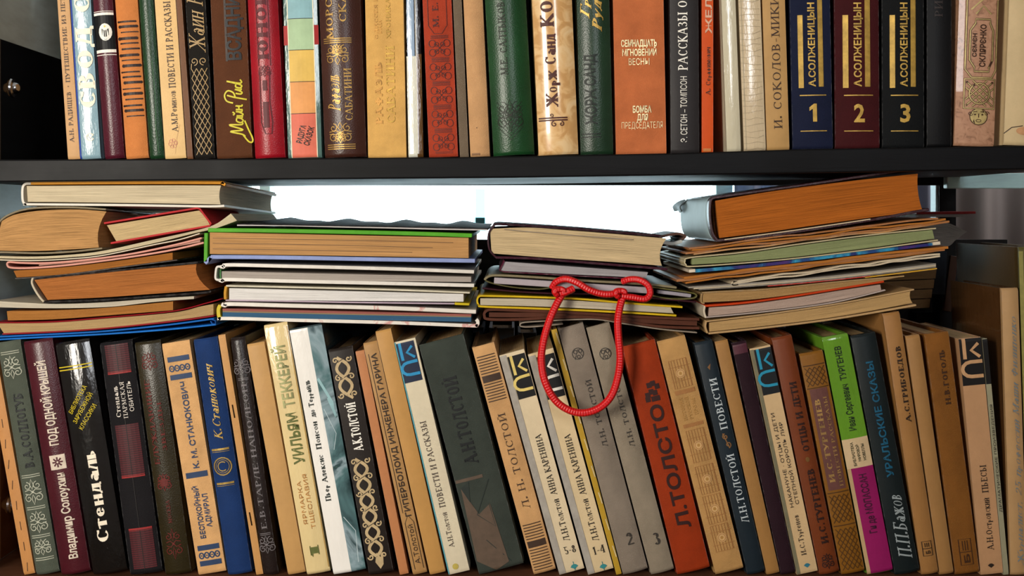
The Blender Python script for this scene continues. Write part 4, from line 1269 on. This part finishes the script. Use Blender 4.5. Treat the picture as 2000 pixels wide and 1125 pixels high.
Lb('plain tan book without lettering, immediately left of the ochre one', 1768, 654, 1835, 29, ('paper', '#966e40'), bulge=.2)
def d(D):
    k = M('ink', '#3a210e'); D.T('Н.В.ГОГОЛЬ', .50, .68, 790, 684, k, 'serifb'); box(D, .28, .76, 1102, 1052, k)
Lb('ochre brown hardcover with small dark name and boxed mark at foot', 1804, 650, 1865, 50, ('cloth', '#75491a'), d, bulge=.12)
def d(D):
    kc(D, 660, 752, '#b98f66', '#0e0b0a', .0, 1.0)
    k = M('ink', '#2a1f18'); D.T('ПЬЕСЫ', .40, .66, 962, 908, k, 'serif'); D.T('А.Н.Островский', .40, .66, 1074, 972, k, 'serif')
    for a in (-45, -15, 15, 45):
        cx, cy = D.c(.48, 1108); an = math.radians(90+a); D.raw([(cx, cy), (cx+7*math.cos(an), cy+8*math.sin(an))], 1, k, w2=3.6)
Lb('pinkish cream paperback with tan letters on black at the right end', 1872, 659, 1916, 44, ('paper', '#b08660'), d, kind='soft', bulge=.02)
def d(D):
    D.R(0, 1, 750, 662, M('ink', '#0e0b0a'), 'label_panel'); D.T('ДРАМАТИЧЕСКИЕ ПРОИЗВЕДЕНИЯ', .3, .75, 1000, 790, M('ink', '#2a2420'), 'sans')
Lb('very thin dull paperback right of the pinkish cream one', 1918, 659, 1960.5, 10, ('paper', '#8f8a70'), d, kind='soft', bulge=.02)
def d(D):
    D.T('Журналист, 25 профессий Маши Филипенко', .42, .74, 1105, 618, M('ink', '#6d7a80'), 'scriptl')
Lb('tall glossy buff book with long grey handwritten title, right end', 1955, 560, 1973, 34, ('paper', '#a9855a'), d, bulge=.2, board=('gloss', '#4a2f18'), depth=.115)
Lb('tall dark olive book at the right edge behind the buff one', 1989, 480, 2008, 60, ('paper', '#4f4a1e'), lambda D: D.R(.0, .12, 1110, 490, M('ink', '#7d7638')), bulge=.2, board=('paper', '#3e3018'), depth=.14)

flush(ROW)
# second row of books standing behind on the lower shelf
GR = 'books in the second row behind'
rear = [(30, 52, '#1c1713', 640, 'brown-black'), (118, 50, '#20242c', 645, 'charcoal'), (430, 60, '#17191c', 646, 'sooty'), (495, 70, '#1e1a18', 640, 'dark umber'), (640, 90, '#16202e', 636, 'navy'), (738, 50, '#3c2718', 640, 'dull brown'),
        (800, 84, '#121418', 645, 'jet'), (890, 55, '#1b2430', 640, 'ink blue'), (955, 50, '#7d8088', 641, 'pale grey'), (1012, 36, '#55585c', 650, 'mid grey'), (1240, 80, '#131416', 632, 'coal'), (1340, 60, '#161b20', 640, 'slate'), (1450, 90, '#15110f', 640, 'soot brown'), (1560, 85, '#19130f', 630, 'burnt brown')]
for x, w, c, y, nm in rear:
    k = 1.15
    bk = 415+(LSH-.8-415)/k
    book('%s book in the dark second row behind the lower books' % nm, x, y, x, w, bk, ('paper', c), 'hard', .1, .07, '#6a5a48', group=GR, y0=.15)
# ---------------------------------------------------------------- left pile
G1 = 'things lying in the left pile'
def mk(label, group, base, name='book', cat='book', D=.15, skew=(0, 0), y0=0.0): return Lay(name, label, cat, group, base, D, skew, y0)
L = mk('white backed hardcover with yellow upper board, top of the left pile', G1, (240, 402), D=.20, skew=(8, 14))
L.pages('page_block', [(51, 363), (240, 362), (431, 362)], [(53, 394), (240, 396), (430, 399)], M('page', '#d8c7a6'), fore=3)
L.ribbon('cover', [(60, 358.5), (50, 359), (44.5, 365), (43.5, 380), (45, 394), (51, 399), (62, 399), (240, 400.5), (400, 403), (438, 402)], 4.5, M('paper', '#d9d2c4'))
L.ribbon('upper_board', [(60, 357.8), (240, 356.5), (420, 356.5), (433, 358), (440, 361)], 5.6, M('card', '#e09618'))

L = mk('thick battered tan paperback with curled cover, under the white backed book', G1, (100, 494), D=.13, skew=(6, 9))
L.pages('page_block', [(2, 432), (28, 419), (80, 411), (150, 409), (207, 413)], [(-12, 489), (20, 490), (80, 490), (140, 487), (192, 483)], M('page', '#ba8c58'), fore=8)
L.ribbon('cover', [(207, 409), (140, 405), (60, 407), (14, 421), (-8, 442), (-22, 470), (-16, 490), (20, 493), (80, 494.5), (140, 491.5), (200, 485)], 4.0, M('paper', '#796b50'), wob=2)

L = mk('small red hardcover tilted on the magazine in the left pile', G1, (310, 474), D=.13, skew=(4, 8))
L.pages('page_block', [(208, 440), (388, 411)], [(226, 471), (409, 439)], M('page', '#cdb283'), fore=-2)
L.ribbon('cover', [(203, 436), (384, 406.5), (390, 408), (412, 437), (409, 441), (300, 460), (216, 475)], 3.6, M('card', '#b01018'), sharp=True)

L = mk('floppy cream paperback with flared end bending under the red book', G1, (200, 503), name='paperback_book', D=.17, skew=(5, 2))
L.pages('page_block', [(-14, 500), (60, 501.5), (130, 498), (200, 490), (300, 468), (380, 450.5), (420, 438), (450, 417)], [(-14, 504), (60, 506), (130, 503), (200, 496), (300, 475), (376, 456), (420, 446), (462, 431)], M('page', '#d6c6a3'), n=26)
L.ribbon('cover', [(-14, 507), (60, 509), (130, 506), (200, 499), (300, 478), (350, 468), (390, 456)], 2, M('paper', '#cfc2a8'), n=26)

L = mk('pink magazine folded over with a looped left end', G1, (200, 512), name='magazine', cat='magazine', D=.16, skew=(5, 2))
L.ribbon('cover', [(394, 465), (330, 481), (250, 497), (160, 508.5), (90, 514), (40, 513.5), (17, 512), (14, 518), (22, 523), (60, 523.5), (130, 518), (230, 505.5), (330, 489.5), (398, 474)], 4.0, M('paper', '#cf8f7e'), n=50)
L.pages('page_block', [(75, 517), (200, 505), (390, 468)], [(75, 519), (200, 506.5), (390, 473)], M('page', '#c99a8a'))

L = mk('flat brown edged paperback sticking out below the pink magazine', G1, (180, 540), D=.16, skew=(45, -7))
L.pages('page_block', [(25, 529), (120, 522.5), (230, 509.5), (336, 493.5)], [(31, 542), (120, 536), (230, 521.5), (336, 507.5)], M('page', '#a5672c'), n=20)
L.ribbon('cover', [(30, 544), (120, 537.5), (230, 523), (337, 509), (346, 507.6)], 2, M('paper', '#2a1a14'), n=20)

L = mk('thick black covered book with rusty orange page edges and torn white spine', G1, (240, 592), D=.16, skew=(5, 0))
L.pages('page_block', [(66, 547), (130, 540), (250, 528), (383, 516)], [(92, 586), (200, 581), (300, 574), (409, 566)], M('page', '#aa6834'), fore=10)
L.ribbon('cover', [(386, 512.4), (378, 513.4), (250, 526), (130, 538), (66, 544)], 3.4, M('cloth', '#17100f'))
L.ribbon('back_board', [(84, 590), (200, 586), (300, 579), (395, 572), (412, 569)], 4, M('cloth', '#17100f'))
L.ribbon('spine_strip', [(64, 542), (62, 553), (70, 570), (80, 584), (86, 590)], 4.2, M('paper', '#b9ab92'), wob=1)

L = mk('thin white brochure bowed beneath the black covered book', G1, (180, 600), name='brochure', cat='booklet', D=.15, skew=(5, 0))
L.pages('page_block', [(-14, 588), (40, 591), (110, 594), (200, 591), (300, 583.5), (378, 579)], [(-14, 600), (60, 602), (140, 602), (220, 599), (300, 590), (378, 584)], M('page', '#cfc4af'), n=24)

L = mk('shorter tan edged book lying on the red boarded one, left pile', G1, (180, 622), D=.15, skew=(20, 0))
L.pages('page_block', [(12, 608), (100, 606.5), (200, 602), (337, 589)], [(14, 626), (100, 624), (200, 617), (337, 606)], M('page', '#ac7237'), n=18)

L = mk('long thin hardcover with dark red boards, second from bottom of left pile', G1, (200, 648), D=.17, skew=(5, 0))
L.ribbon('cover', [(-14, 630.5), (100, 629), (200, 621), (337, 608), (400, 593), (432, 584)], 2.4, M('card', '#8c1620'), n=24)
L.pages('page_block', [(-6, 632), (100, 630.5), (200, 623), (337, 611), (390, 599), (416, 594)], [(6, 651), (100, 647), (200, 641), (337, 626), (416, 615)], M('page', '#b99a6b'), n=24)
L.ribbon('back_board', [(4, 652.6), (100, 648.6), (200, 642), (337, 628), (418, 617)], 3, M('card', '#8c1620'), n=20)

L = mk('bright blue plastic folder at the bottom of the left pile', G1, (220, 664), name='folder', cat='folder', D=.17, skew=(5, 0))
L.ribbon('cover', [(-14, 658.6), (60, 655), (200, 647.5), (330, 634.5), (418, 622.5)], 3.4, M('card', '#0f5fb0'), n=20)
L.ribbon('back_board', [(-14, 664), (60, 660), (200, 653), (330, 643.5), (422, 634)], 3.4, M('card', '#1268bd'), n=20)
L.ribbon('corner_flap', [(413, 624), (420, 626), (421, 633), (414, 632.5), (411, 627)], 2.4, M('card', '#0d4f98'), sharp=True)

# ---------------------------------------------------------------- second pile: large children's books
G2 = 'things lying in the second pile'
L = mk('wavy dark magazine on top of the large green book', G2, (700, 447), name='magazine', cat='magazine', D=.24)
o = L.ribbon('cover', [(463, 440), (560, 440.5), (660, 443), (760, 445), (860, 447.5), (952, 449)], 2.4, M('card', '#b9b4b0'), bev=False)
# rumpled upper leaves
bm = bmesh.new(); base = L.w(*L.b, 0); rows = []
for j in range(9):
    dd = j/8*.24; row = []
    for i in range(41):
        x = 463+(952-463)*i/40; yy = 440+9*i/40-1.4
        lift = (j/8)*(5.5+3.2*math.sin(i*.55+1.2)+2.0*math.sin(i*1.1+j*.2))
        row.append(bm.verts.new(L.w(x, yy-lift*1.0, dd)-base))
    rows.append(row)
for a, b in zip(rows, rows[1:]):
    for i in range(40): bm.faces.new((a[i], a[i+1], b[i+1], b[i]))
o = from_bm('leaves', bm, L.root, [M('cloth', '#1e191a')], 60)
md = o.modifiers.new('thickness', 'SOLIDIFY'); md.thickness = .0006; md.offset = 1

L = mk('large book with green upper board and periwinkle lower board', G2, (660, 513), D=.25)
L.pages('page_block', [(409, 454), (660, 459), (915, 464.5)], [(409, 496), (660, 499.5), (915, 504)], M('page', '#c3935e'), n=20, fore=0)
G = M('card', '#4f9c24')
L.ribbon('cover', [(406, 449.5), (520, 450.5), (760, 455), (922, 460)], 8, G)
L.ribbon('spine', [(401.5, 512), (402, 480), (402.5, 455)], 7.5, G)
L.ribbon('back_board', [(400, 514.5), (412, 503.5), (425, 502), (540, 503), (760, 507), (928, 509.5)], 8, M('card', '#8896c4'))
for i, (ya, yb) in enumerate(((465, 474), (475, 484), (486, 493))):
    L.ribbon('signature_gap', [(415, ya), (660, ya+4), (885-40*i, yb)], .9, M('ink', '#5d3f24'), d0=.0008, d1=.0016, bev=False)

def sheets(L, part, tl, tr, bl, br, col, n=20, **kw): return L.pages(part, [tl, ((tl[0]+tr[0])/2, (tl[1]+tr[1])/2), tr], [bl, ((bl[0]+br[0])/2, (bl[1]+br[1])/2), br], M('page', col), n=n, **kw)
WG = picture_mat('squared_board_print', [(0, '#b9b2a6'), (.4, '#cfc9bf'), (.6, '#d8d2c8'), (.8, '#c5beb2')], 60, .35)
L = mk('large white book with faint squared pattern on padded boards', G2, (660, 562), D=.24)
sheets(L, 'page_block', (432, 530), (920, 541), (432, 546), (920, 551), '#b5aaa0')
L.ribbon('cover', [(430, 521), (438, 521.5), (445, 517.5), (560, 520), (760, 525), (926, 531)], 7, WG)
L.ribbon('back_board', [(428, 547), (436, 549), (444, 546), (560, 549), (760, 553.5), (926, 557.5)], 7, WG)
L.ribbon('spine', [(431, 521), (423.5, 522), (421, 534), (421.5, 545), (430, 547.5)], 4.5, M('card', '#d8d2c8'))
L.ribbon('green_endband', [(430.5, 526), (430, 535), (430.5, 544)], 2.6, M('cloth', '#3c7a3a'), bev=False)
sq = M('ink', '#8f8a80')
for i in range(26): L.ribbon('stitch', [(458+i*18, 516.6+.027*i*18*.9), (458+i*18+.6, 524.2+.027*i*18*.9)], .55, sq, d0=-.0003, d1=.0004, bev=False) if i < 0 else None

L = mk('white paged hardcover with yellow spine and pinkish lower board', G2, (660, 591), D=.22)
sheets(L, 'page_block', (447, 563), (905, 574.5), (447, 586), (905, 589.5), '#ebe7e2')
L.ribbon('cover', [(441, 558.5), (560, 561), (760, 566), (918, 572)], 3.6, M('card', '#cfc7b0'))
L.ribbon('spine', [(441.5, 559), (439.5, 572), (440, 585)], 5.6, M('card', '#c08a28'))
L.ribbon('back_board', [(440, 586.6), (560, 588.5), (700, 591), (888, 593.4)], 2.8, M('card', '#b9a6b4'))
L.ribbon('corner_flap', [(888, 593.4), (917, 594.6)], 4.6, M('card', '#c3ac1c'))

WP = picture_mat('sprigged_board_print', [(0, '#b9ada2'), (.35, '#d2cbc0'), (.6, '#ddd6cb'), (.68, '#c58a84'), (.72, '#d5cdc0')], 50, .3)
L = mk('picture book with yellow spine and pink and blue page stripes', G2, (660, 636), D=.25)
L.ribbon('cover', [(432, 594), (440, 597), (450, 594), (560, 597), (760, 602), (930, 609)], 8, WP)
L.ribbon('back_board', [(428, 625), (440, 622), (560, 625), (760, 630), (915, 636), (931, 635), (933, 628), (930, 624)], 6.5, WP, n=40)
L.ribbon('spine', [(430, 596), (426.5, 604), (427, 616), (430, 624)], 7.5, M('card', '#c7b230'))
sheets(L, 'page_block', (434, 603), (920, 614), (434, 607.5), (920, 618), '#a9655c')
sheets(L, 'page_block', (434, 607.6), (920, 618.1), (434, 610), (920, 620), '#9b8a6a')
sheets(L, 'page_block', (434, 610.1), (920, 620.1), (434, 619), (920, 629), '#3f6687')

# ---------------------------------------------------------------- third pile
G3 = 'things lying in the third pile'
L = mk('maroon book with swollen cream pages and rounded left spine', G3, (1130, 520), D=.17, skew=(-4, 0))
L.pages('page_block', [(957, 447), (1030, 444.5), (1100, 449), (1200, 457), (1302, 466)], [(960, 495), (1080, 504), (1200, 512), (1293, 519)], M('page', '#cdb48a'), n=24, fore=8)
L.ribbon('cover', [(1292, 461), (1220, 455), (1120, 447), (1030, 441), (975, 438), (963, 440)], 4.4, M('cloth', '#2c0f1a'))
L.ribbon('back_board', [(968, 503), (1040, 505), (1120, 511), (1220, 519), (1304, 526)], 4.6, M('cloth', '#3a1222'))
L.ribbon('spine', [(966, 440), (956, 452), (953.5, 470), (957, 489), (969, 503)], 4, M('cloth', '#33101c'))
L.ribbon('page_flap', [(985, 448), (1060, 455), (1140, 461), (1235, 468)], 1.6, M('paper', '#8a7a66'), d0=-.001)
L.ribbon('torn_flap', [(1290, 464), (1312, 459), (1330, 457), (1342, 462), (1336, 468)], 5, M('paper', '#4a2e22'), d0=.01, d1=.08, wob=3)
L.ribbon('jacket_highlight', [(1300, 474), (1320, 477), (1340, 472)], 7, M('paper', '#c8ccc8'), d0=.02, d1=.08)  # pale strip standing in for a white highlight beside the torn flap

L = mk('thin maroon book with smooth grey-white pages in the third pile', G3, (1120, 545), D=.16, skew=(-4, 0))
sheets(L, 'page_block', (984, 511), (1266, 532), (978, 529), (1262, 543), '#a9a4a6')
L.ribbon('cover', [(985, 509), (981, 518), (976, 528), (985, 531), (1120, 538.5), (1262, 546)], 2.2, M('cloth', '#4a1026'), sharp=True)

L = mk('olive and grey folder with gaping leaf shaped edges', G3, (1150, 578), name='folder', cat='folder', D=.17)
L.ribbon('cover', [(946, 547), (955, 540), (975, 538), (1050, 542), (1150, 549), (1260, 555), (1322, 562)], 4.6, M('paper', '#7a6f52'), n=30)
L.ribbon('flap', [(946, 546), (960, 553), (1000, 561), (1050, 565), (1075, 562)], 2.6, M('paper', '#55502c'), n=24)
L.ribbon('page_block', [(965, 548), (1060, 554), (1180, 562), (1275, 568)], 12, M('page', '#a99fa4'), n=24)
L.ribbon('pocket', [(1268, 560), (1310, 566), (1350, 572), (1361, 577), (1352, 583), (1310, 584), (1275, 578)], 3, M('paper', '#5a5428'), n=24)
L.ribbon('pocket_sheet', [(1285, 570), (1320, 574), (1350, 578)], 7, M('paper', '#8f8890'), n=12)
L.ribbon('back_board', [(942, 563), (1000, 569), (1080, 573.5), (1180, 575), (1280, 583), (1360, 590)], 3.4, M('card', '#33121a'), n=30)

L = mk('yellow covered book in the third pile behind the red cord', G3, (1130, 612), D=.16, skew=(-4, 0))
YL = M('card', '#c6a514')
L.pages('page_block', [(938, 583), (1030, 584), (1130, 588), (1310, 600)], [(938, 596), (1030, 598), (1130, 602), (1316, 612)], M('page', '#c9bda6'), n=22)
L.ribbon('cover', [(1333, 600), (1230, 592.5), (1130, 584), (1030, 580), (950, 578), (936, 579), (932, 587), (935, 596), (945, 599), (1030, 602), (1130, 606), (1230, 611), (1321, 616.5)], 3.6, YL, n=60)

L = mk('brown leather wallet cover folded and drooping to the right', G3, (1150, 630), name='leather_cover', cat='leather cover', D=.17)
LE = M('card', '#4e2818')
L.ribbon('front_board', [(1366, 624), (1280, 620.5), (1200, 616), (1100, 610), (1010, 606.5), (960, 605), (948, 609), (946, 617), (954, 623.5), (1010, 624), (1090, 620), (1160, 620), (1220, 628), (1290, 638), (1366, 641)], 5.2, LE, n=70)
L.ribbon('lining', [(955, 615), (1010, 615.5), (1100, 615), (1200, 622), (1290, 629), (1362, 632)], 9, LE, n=40, d0=.002, bev=False)
L = mk('folded beige sheet under the brown leather cover', G3, (1180, 632), name='folded_sheet', cat='paper', D=.15)
L.ribbon('sheet', [(1100, 633), (1040, 638.5), (1019, 638), (1016, 634), (1024, 630), (1060, 627.5), (1120, 624.5), (1170, 624.5), (1220, 632.5), (1290, 643), (1362, 650)], 2.6, M('paper', '#8f8272'), n=50)

# red cord
r = empty('cord', ((1150-1000)*S, -.008, (HZ-580)*S), 'red braided cord knotted twice and hanging in a loop before the books', 'cord')
def cp(x, y, d): return Vector(((x-1150)*S*(1+d), d+.008, (580-y)*S+(HZ-580)*S*0))
RC = M('cord', '#cc0a12')
loop = [cp(1098, 572, -.010), cp(1086, 590, -.014), cp(1072, 618, -.018), cp(1060, 655, -.020), cp(1054, 695, -.021), cp(1060, 735, -.024), cp(1080, 772, -.024), cp(1108, 792, -.024), cp(1138, 797, -.024), cp(1168, 787, -.024), cp(1190, 765, -.024), cp(1203, 732, -.021), cp(1208, 695, -.021), cp(1205, 655, -.020), cp(1204, 625, -.018), cp(1208, 600, -.014), cp(1214, 580, -.011)]
tube('hanging_loop', loop, 7.2*S, RC, r)
tube('cord_bridge', [cp(1078, 562, -.002), cp(1086, 550, -.005), cp(1104, 544, -.008), cp(1126, 551, -.010), cp(1146, 563, -.011), cp(1168, 571, -.011), cp(1190, 573, -.011), cp(1212, 568, -.010)], 6.6*S, RC, r)
tube('cord_tail', [cp(1212, 576, -.012), cp(1235, 579, -.012), cp(1258, 582, -.012), cp(1268, 572, -.011), cp(1264, 556, -.010), cp(1248, 546, -.008), cp(1230, 545, -.005), cp(1216, 550, -.001)], 6.4*S, RC, r)
tube('cord_end', [cp(1092, 572, -.012), cp(1104, 568, -.014), cp(1118, 562, -.012)], 7*S, RC, r)
for kx, ky in ((1090, 568), (1209, 571)):
    pts = []
    for i in range(22):
        a = i/21*math.pi*3.3
        pts.append(cp(kx+8.5*math.cos(a)+1.5*math.sin(2*a), ky-6*math.sin(a)+1.2*i/21, -.013-.003*math.cos(a*.7)))
    tube('knot', pts, 5.6*S, RC, r)

# ---------------------------------------------------------------- right pile
G4 = 'things lying in the right pile'
L = mk('thick maroon book with rust orange pages crowning the right pile', G4, (1600, 440), D=.17, skew=(2, 0))
L.pages('page_block', [(1398, 392), (1500, 375), (1650, 355), (1794, 339)], [(1406, 465), (1500, 453), (1650, 432), (1803, 411)], M('page', '#ad5f1e'), n=22, fore=4, d0=.002)
MR = M('leather', '#2e0c14')
L.ribbon('cover', [(1396, 386), (1500, 371), (1580, 360), (1700, 342), (1780, 330), (1803, 328)], 5, MR, n=24)
L.ribbon('back_board', [(1400, 470), (1480, 463), (1600, 446), (1700, 430), (1780, 415), (1815, 409)], 5.4, MR, n=24)
L.ribbon('spine', [(1397, 385), (1388, 393), (1387, 425), (1392, 455), (1402, 470)], 5, MR, d1=.012)
L.ribbon('newspaper_jacket', [(1393, 385), (1386, 394), (1385, 425), (1389, 453), (1397, 467)], 3.2, M('paper', '#93a9ae'), d0=.013, d1=.175, nd=6, wob=3)
L.ribbon('endpaper', [(1415, 468), (1500, 457), (1600, 443), (1700, 428)], 1.8, M('paper', '#cdb897'), d0=-.0004, d1=.1)
L.ribbon('jacket_flap', [(1392, 388), (1382, 393), (1373, 402), (1377, 413)], 3, M('paper', '#5a6264'), d0=.14, d1=.185, nd=4, wob=3)

def wavy(x0, y0, x1, y1, amp, n=12, seed=0):
    rr = random.Random(seed); return [(x0+(x1-x0)*i/n, y0+(y1-y0)*i/n+rr.uniform(-amp, amp)+amp*1.3*math.sin(i*1.1+seed)*.6) for i in range(n+1)]
def bundle(label, rows, base, name='book', cat='book', D=.17, pagecol=None):
    L = mk(label, G4, base, name, cat, D)
    for i, (part, p, th, m) in enumerate(rows): L.ribbon(part, p, th, m, n=48, bev=False)
    return L
RB = M('page', '#a8692c'); RB2 = M('paper', '#9a6232')
L = mk('bundle of crumpled rusty brown papers under the maroon book', G4, (1600, 475), name='paper_bundle', cat='papers', D=.17)
for i, (dy, th, x0, x1, m) in enumerate(((1.5, 3.2, 1346, 1832, RB2), (5.5, 3.6, 1352, 1848, RB), (10, 3.8, 1340, 1856, RB2), (14, 3.2, 1356, 1836, M('paper', '#b48452')))):
    L.ribbon('sheet', wavy(x0, 483+dy, x1, 423.5+dy, 1.3, 13, i), th, m, n=60, bev=False, d0=.001*i)

L = mk('pale green folded magazine in the right pile', G4, (1600, 502), name='magazine', cat='magazine', D=.17)
GM = M('paper', '#8b9264')
L.pages('page_block', [(1352, 505), (1450, 496), (1560, 480), (1700, 462), (1822, 449)], [(1352, 517), (1450, 511), (1560, 501), (1700, 484), (1826, 466)], M('page', '#8f9768'), n=30)
L.ribbon('cover', [(1828, 446), (1700, 459), (1560, 477), (1450, 493), (1350, 503), (1338, 510), (1340, 517), (1352, 520.5), (1450, 514), (1560, 504), (1700, 487), (1832, 469)], 2.2, M('paper', '#b8a982'), n=70)
L = mk('slim glossy blue and violet magazine in the right pile', G4, (1600, 512), name='magazine', cat='magazine', D=.17)
blu = picture_mat('blue_violet_print', [(0, '#151a3c'), (.4, '#1d3f77'), (.5, '#2f8fb3'), (.56, '#1c2a66'), (.68, '#4b2468')], 22, .2)
L.pages('page_block', [(1358, 526), (1500, 513.5), (1650, 495), (1834, 473)], [(1358, 532.5), (1500, 519.6), (1650, 501), (1834, 478.5)], blu, n=30)
L.ribbon('cover', [(1346, 529.5), (1352, 529), (1358, 528.4)], 6, M('paper', '#cfc2ae'), bev=False)
L.ribbon('corner_flap', [(1822, 476), (1836, 474.5)], 6, M('paper', '#cdbfa8'), bev=False, d0=-.0006)
L = mk('second rusty brown paper bundle with ragged ends, right pile', G4, (1600, 525), name='paper_bundle', cat='papers', D=.17)
for i, (dy, th, x0, x1) in enumerate(((0, 4.6, 1336, 1852), (5, 4.6, 1322, 1846), (9.6, 3.4, 1340, 1826))):
    L.ribbon('sheet', wavy(x0, 543+dy, x1, 482+dy, 1.1, 13, i+7), th, (RB, RB2, RB)[i], n=60, bev=False, d0=.001*i)
L = mk('crumpled off-white newspaper fold in the right pile', G4, (1640, 530), name='folded_newspaper', cat='newspaper', D=.17)
NW = M('paper', '#bfae92')
for i, (dy, th) in enumerate(((0, 3.2), (4.4, 3.2))):
    L.ribbon('sheet', wavy(1432, 549+dy, 1836, 496+dy, 1.2, 17, i+20), th, NW, n=60, bev=False)
L.ribbon('fold', [(1440, 548), (1430, 552), (1432, 557), (1442, 556)], 2.4, NW, bev=False)
L = mk('curled grey magazine with thin red and yellow edges, right pile', G4, (1600, 552), name='magazine', cat='magazine', D=.17)
for i, (c, dy) in enumerate((('#8c8478', 0), ('#b3a48a', 2.8), ('#6e665c', 5.4), ('#b52a1c', 7.6), ('#c8961f', 9))):
    x0, x1 = (1345+i*10, 1828) if i < 3 else ((1500, 1700) if i == 3 else (1690, 1830))
    f = lambda x: 561.5-(x-1345)*(556-510)/485+5*math.sin((x-1345)/485*math.pi)
    L.ribbon('leaf', [(x, f(x)+dy) for x in [x0+(x1-x0)*q/10 for q in range(11)]], (2.8, 2.6, 2.4, 1.8, 2.2)[i], M('paper', c), n=40, bev=False)
L = mk('tan paperback with soft rounded left corner above the orange board', G4, (1550, 585), D=.16)
L.pages('page_block', [(1372, 573), (1500, 566), (1620, 553), (1763, 540)], [(1372, 591), (1460, 586), (1560, 574), (1700, 553.5)], M('page', '#b08a58'), n=26)
L.ribbon('cover', [(1766, 539.4), (1620, 552), (1500, 564.6), (1380, 571), (1371, 574), (1370, 590), (1376, 592.5)], 2.2, M('paper', '#a08052'), n=40)
L = mk('white paged book with vivid orange upper board, right pile', G4, (1540, 615), D=.16)
L.ribbon('cover', [(1376, 598), (1460, 591), (1560, 577), (1640, 564), (1727, 550)], 4, M('card', '#b8380e'), n=24)
L.pages('page_block', [(1386, 601), (1460, 595), (1560, 581), (1640, 568), (1720, 556)], [(1384, 617.5), (1460, 610), (1560, 598.5), (1640, 586), (1722, 567)], M('page', '#b9a091'), n=24)
L.ribbon('back_board', [(1378, 620), (1460, 612.6), (1560, 601), (1640, 588.6), (1730, 566.5)], 2.8, M('paper', '#a99a92'), n=24)
L.ribbon('spine', [(1377, 597), (1375.5, 609), (1379, 621)], 4, M('card', '#c9bba4'))
L = mk('buff hardcover forming the bottom of the right pile', G4, (1560, 645), D=.16)
BF = M('paper', '#b08e60')
L.ribbon('cover', [(1380, 628), (1500, 613.6), (1640, 593), (1786, 565.5)], 3.2, BF, n=24)
L.pages('page_block', [(1386, 630.4), (1500, 616), (1640, 595.6), (1779, 569)], [(1386, 648), (1500, 636), (1640, 618), (1783, 592)], M('page', '#bf9a66'), n=24, fore=3)
L.ribbon('back_board', [(1384, 651.5), (1500, 639.5), (1640, 621.5), (1790, 596)], 4, BF, n=24)
L.ribbon('spine', [(1380, 626), (1378, 638), (1382, 651)], 4, BF)

# things lying behind the right pile
G5 = 'things lying behind the right pile'
L = mk('thin book with a red board poking out behind the right pile', G5, (1850, 424), D=.06, y0=.175)
L.ribbon('cover', [(1790, 416), (1850, 416), (1906, 415)], 5, M('card', '#7c1414')); L.pages('page_block', [(1790, 419), (1896, 418)], [(1790, 424), (1880, 424)], M('page', '#8b8580'), d1=.055)
L = mk('slanting sheaf of grey papers behind the right pile', G5, (1850, 480), name='paper_sheaf', cat='papers', D=.06, y0=.175)
L.pages('page_block', [(1800, 428), (1848, 434), (1890, 452)], [(1800, 486), (1850, 482), (1866, 470)], M('page', '#85807a'), d1=.058)
L = mk('stack of brown edged books low behind the right pile', G5, (1780, 600), D=.05, y0=.18)
for i in range(4): L.pages('page_block', [(1690, 533+i*19), (1830-i*4, 527+i*19)], [(1690, 550+i*19), (1828-i*4, 544+i*19)], M('page', '#6f5436'), d1=.048)
def lean_back(label, x0, x1, yt, yb, dx, col):
    L = mk(label, G5, ((x0+x1)/2, yb), D=.02, y0=.235)
    L.ribbon('cover', [((x0+x1)/2+dx, yt), ((x0+x1)/2, yb)], x1-x0, M('card', col), sharp=True)
lean_back('dark blue cover leaning upright behind the right pile', 1812, 1846, 490, 575, 4, '#141d29')
lean_back('brown board leaning upright behind the right pile', 1843, 1858, 500, 608, 14, '#3a2417')
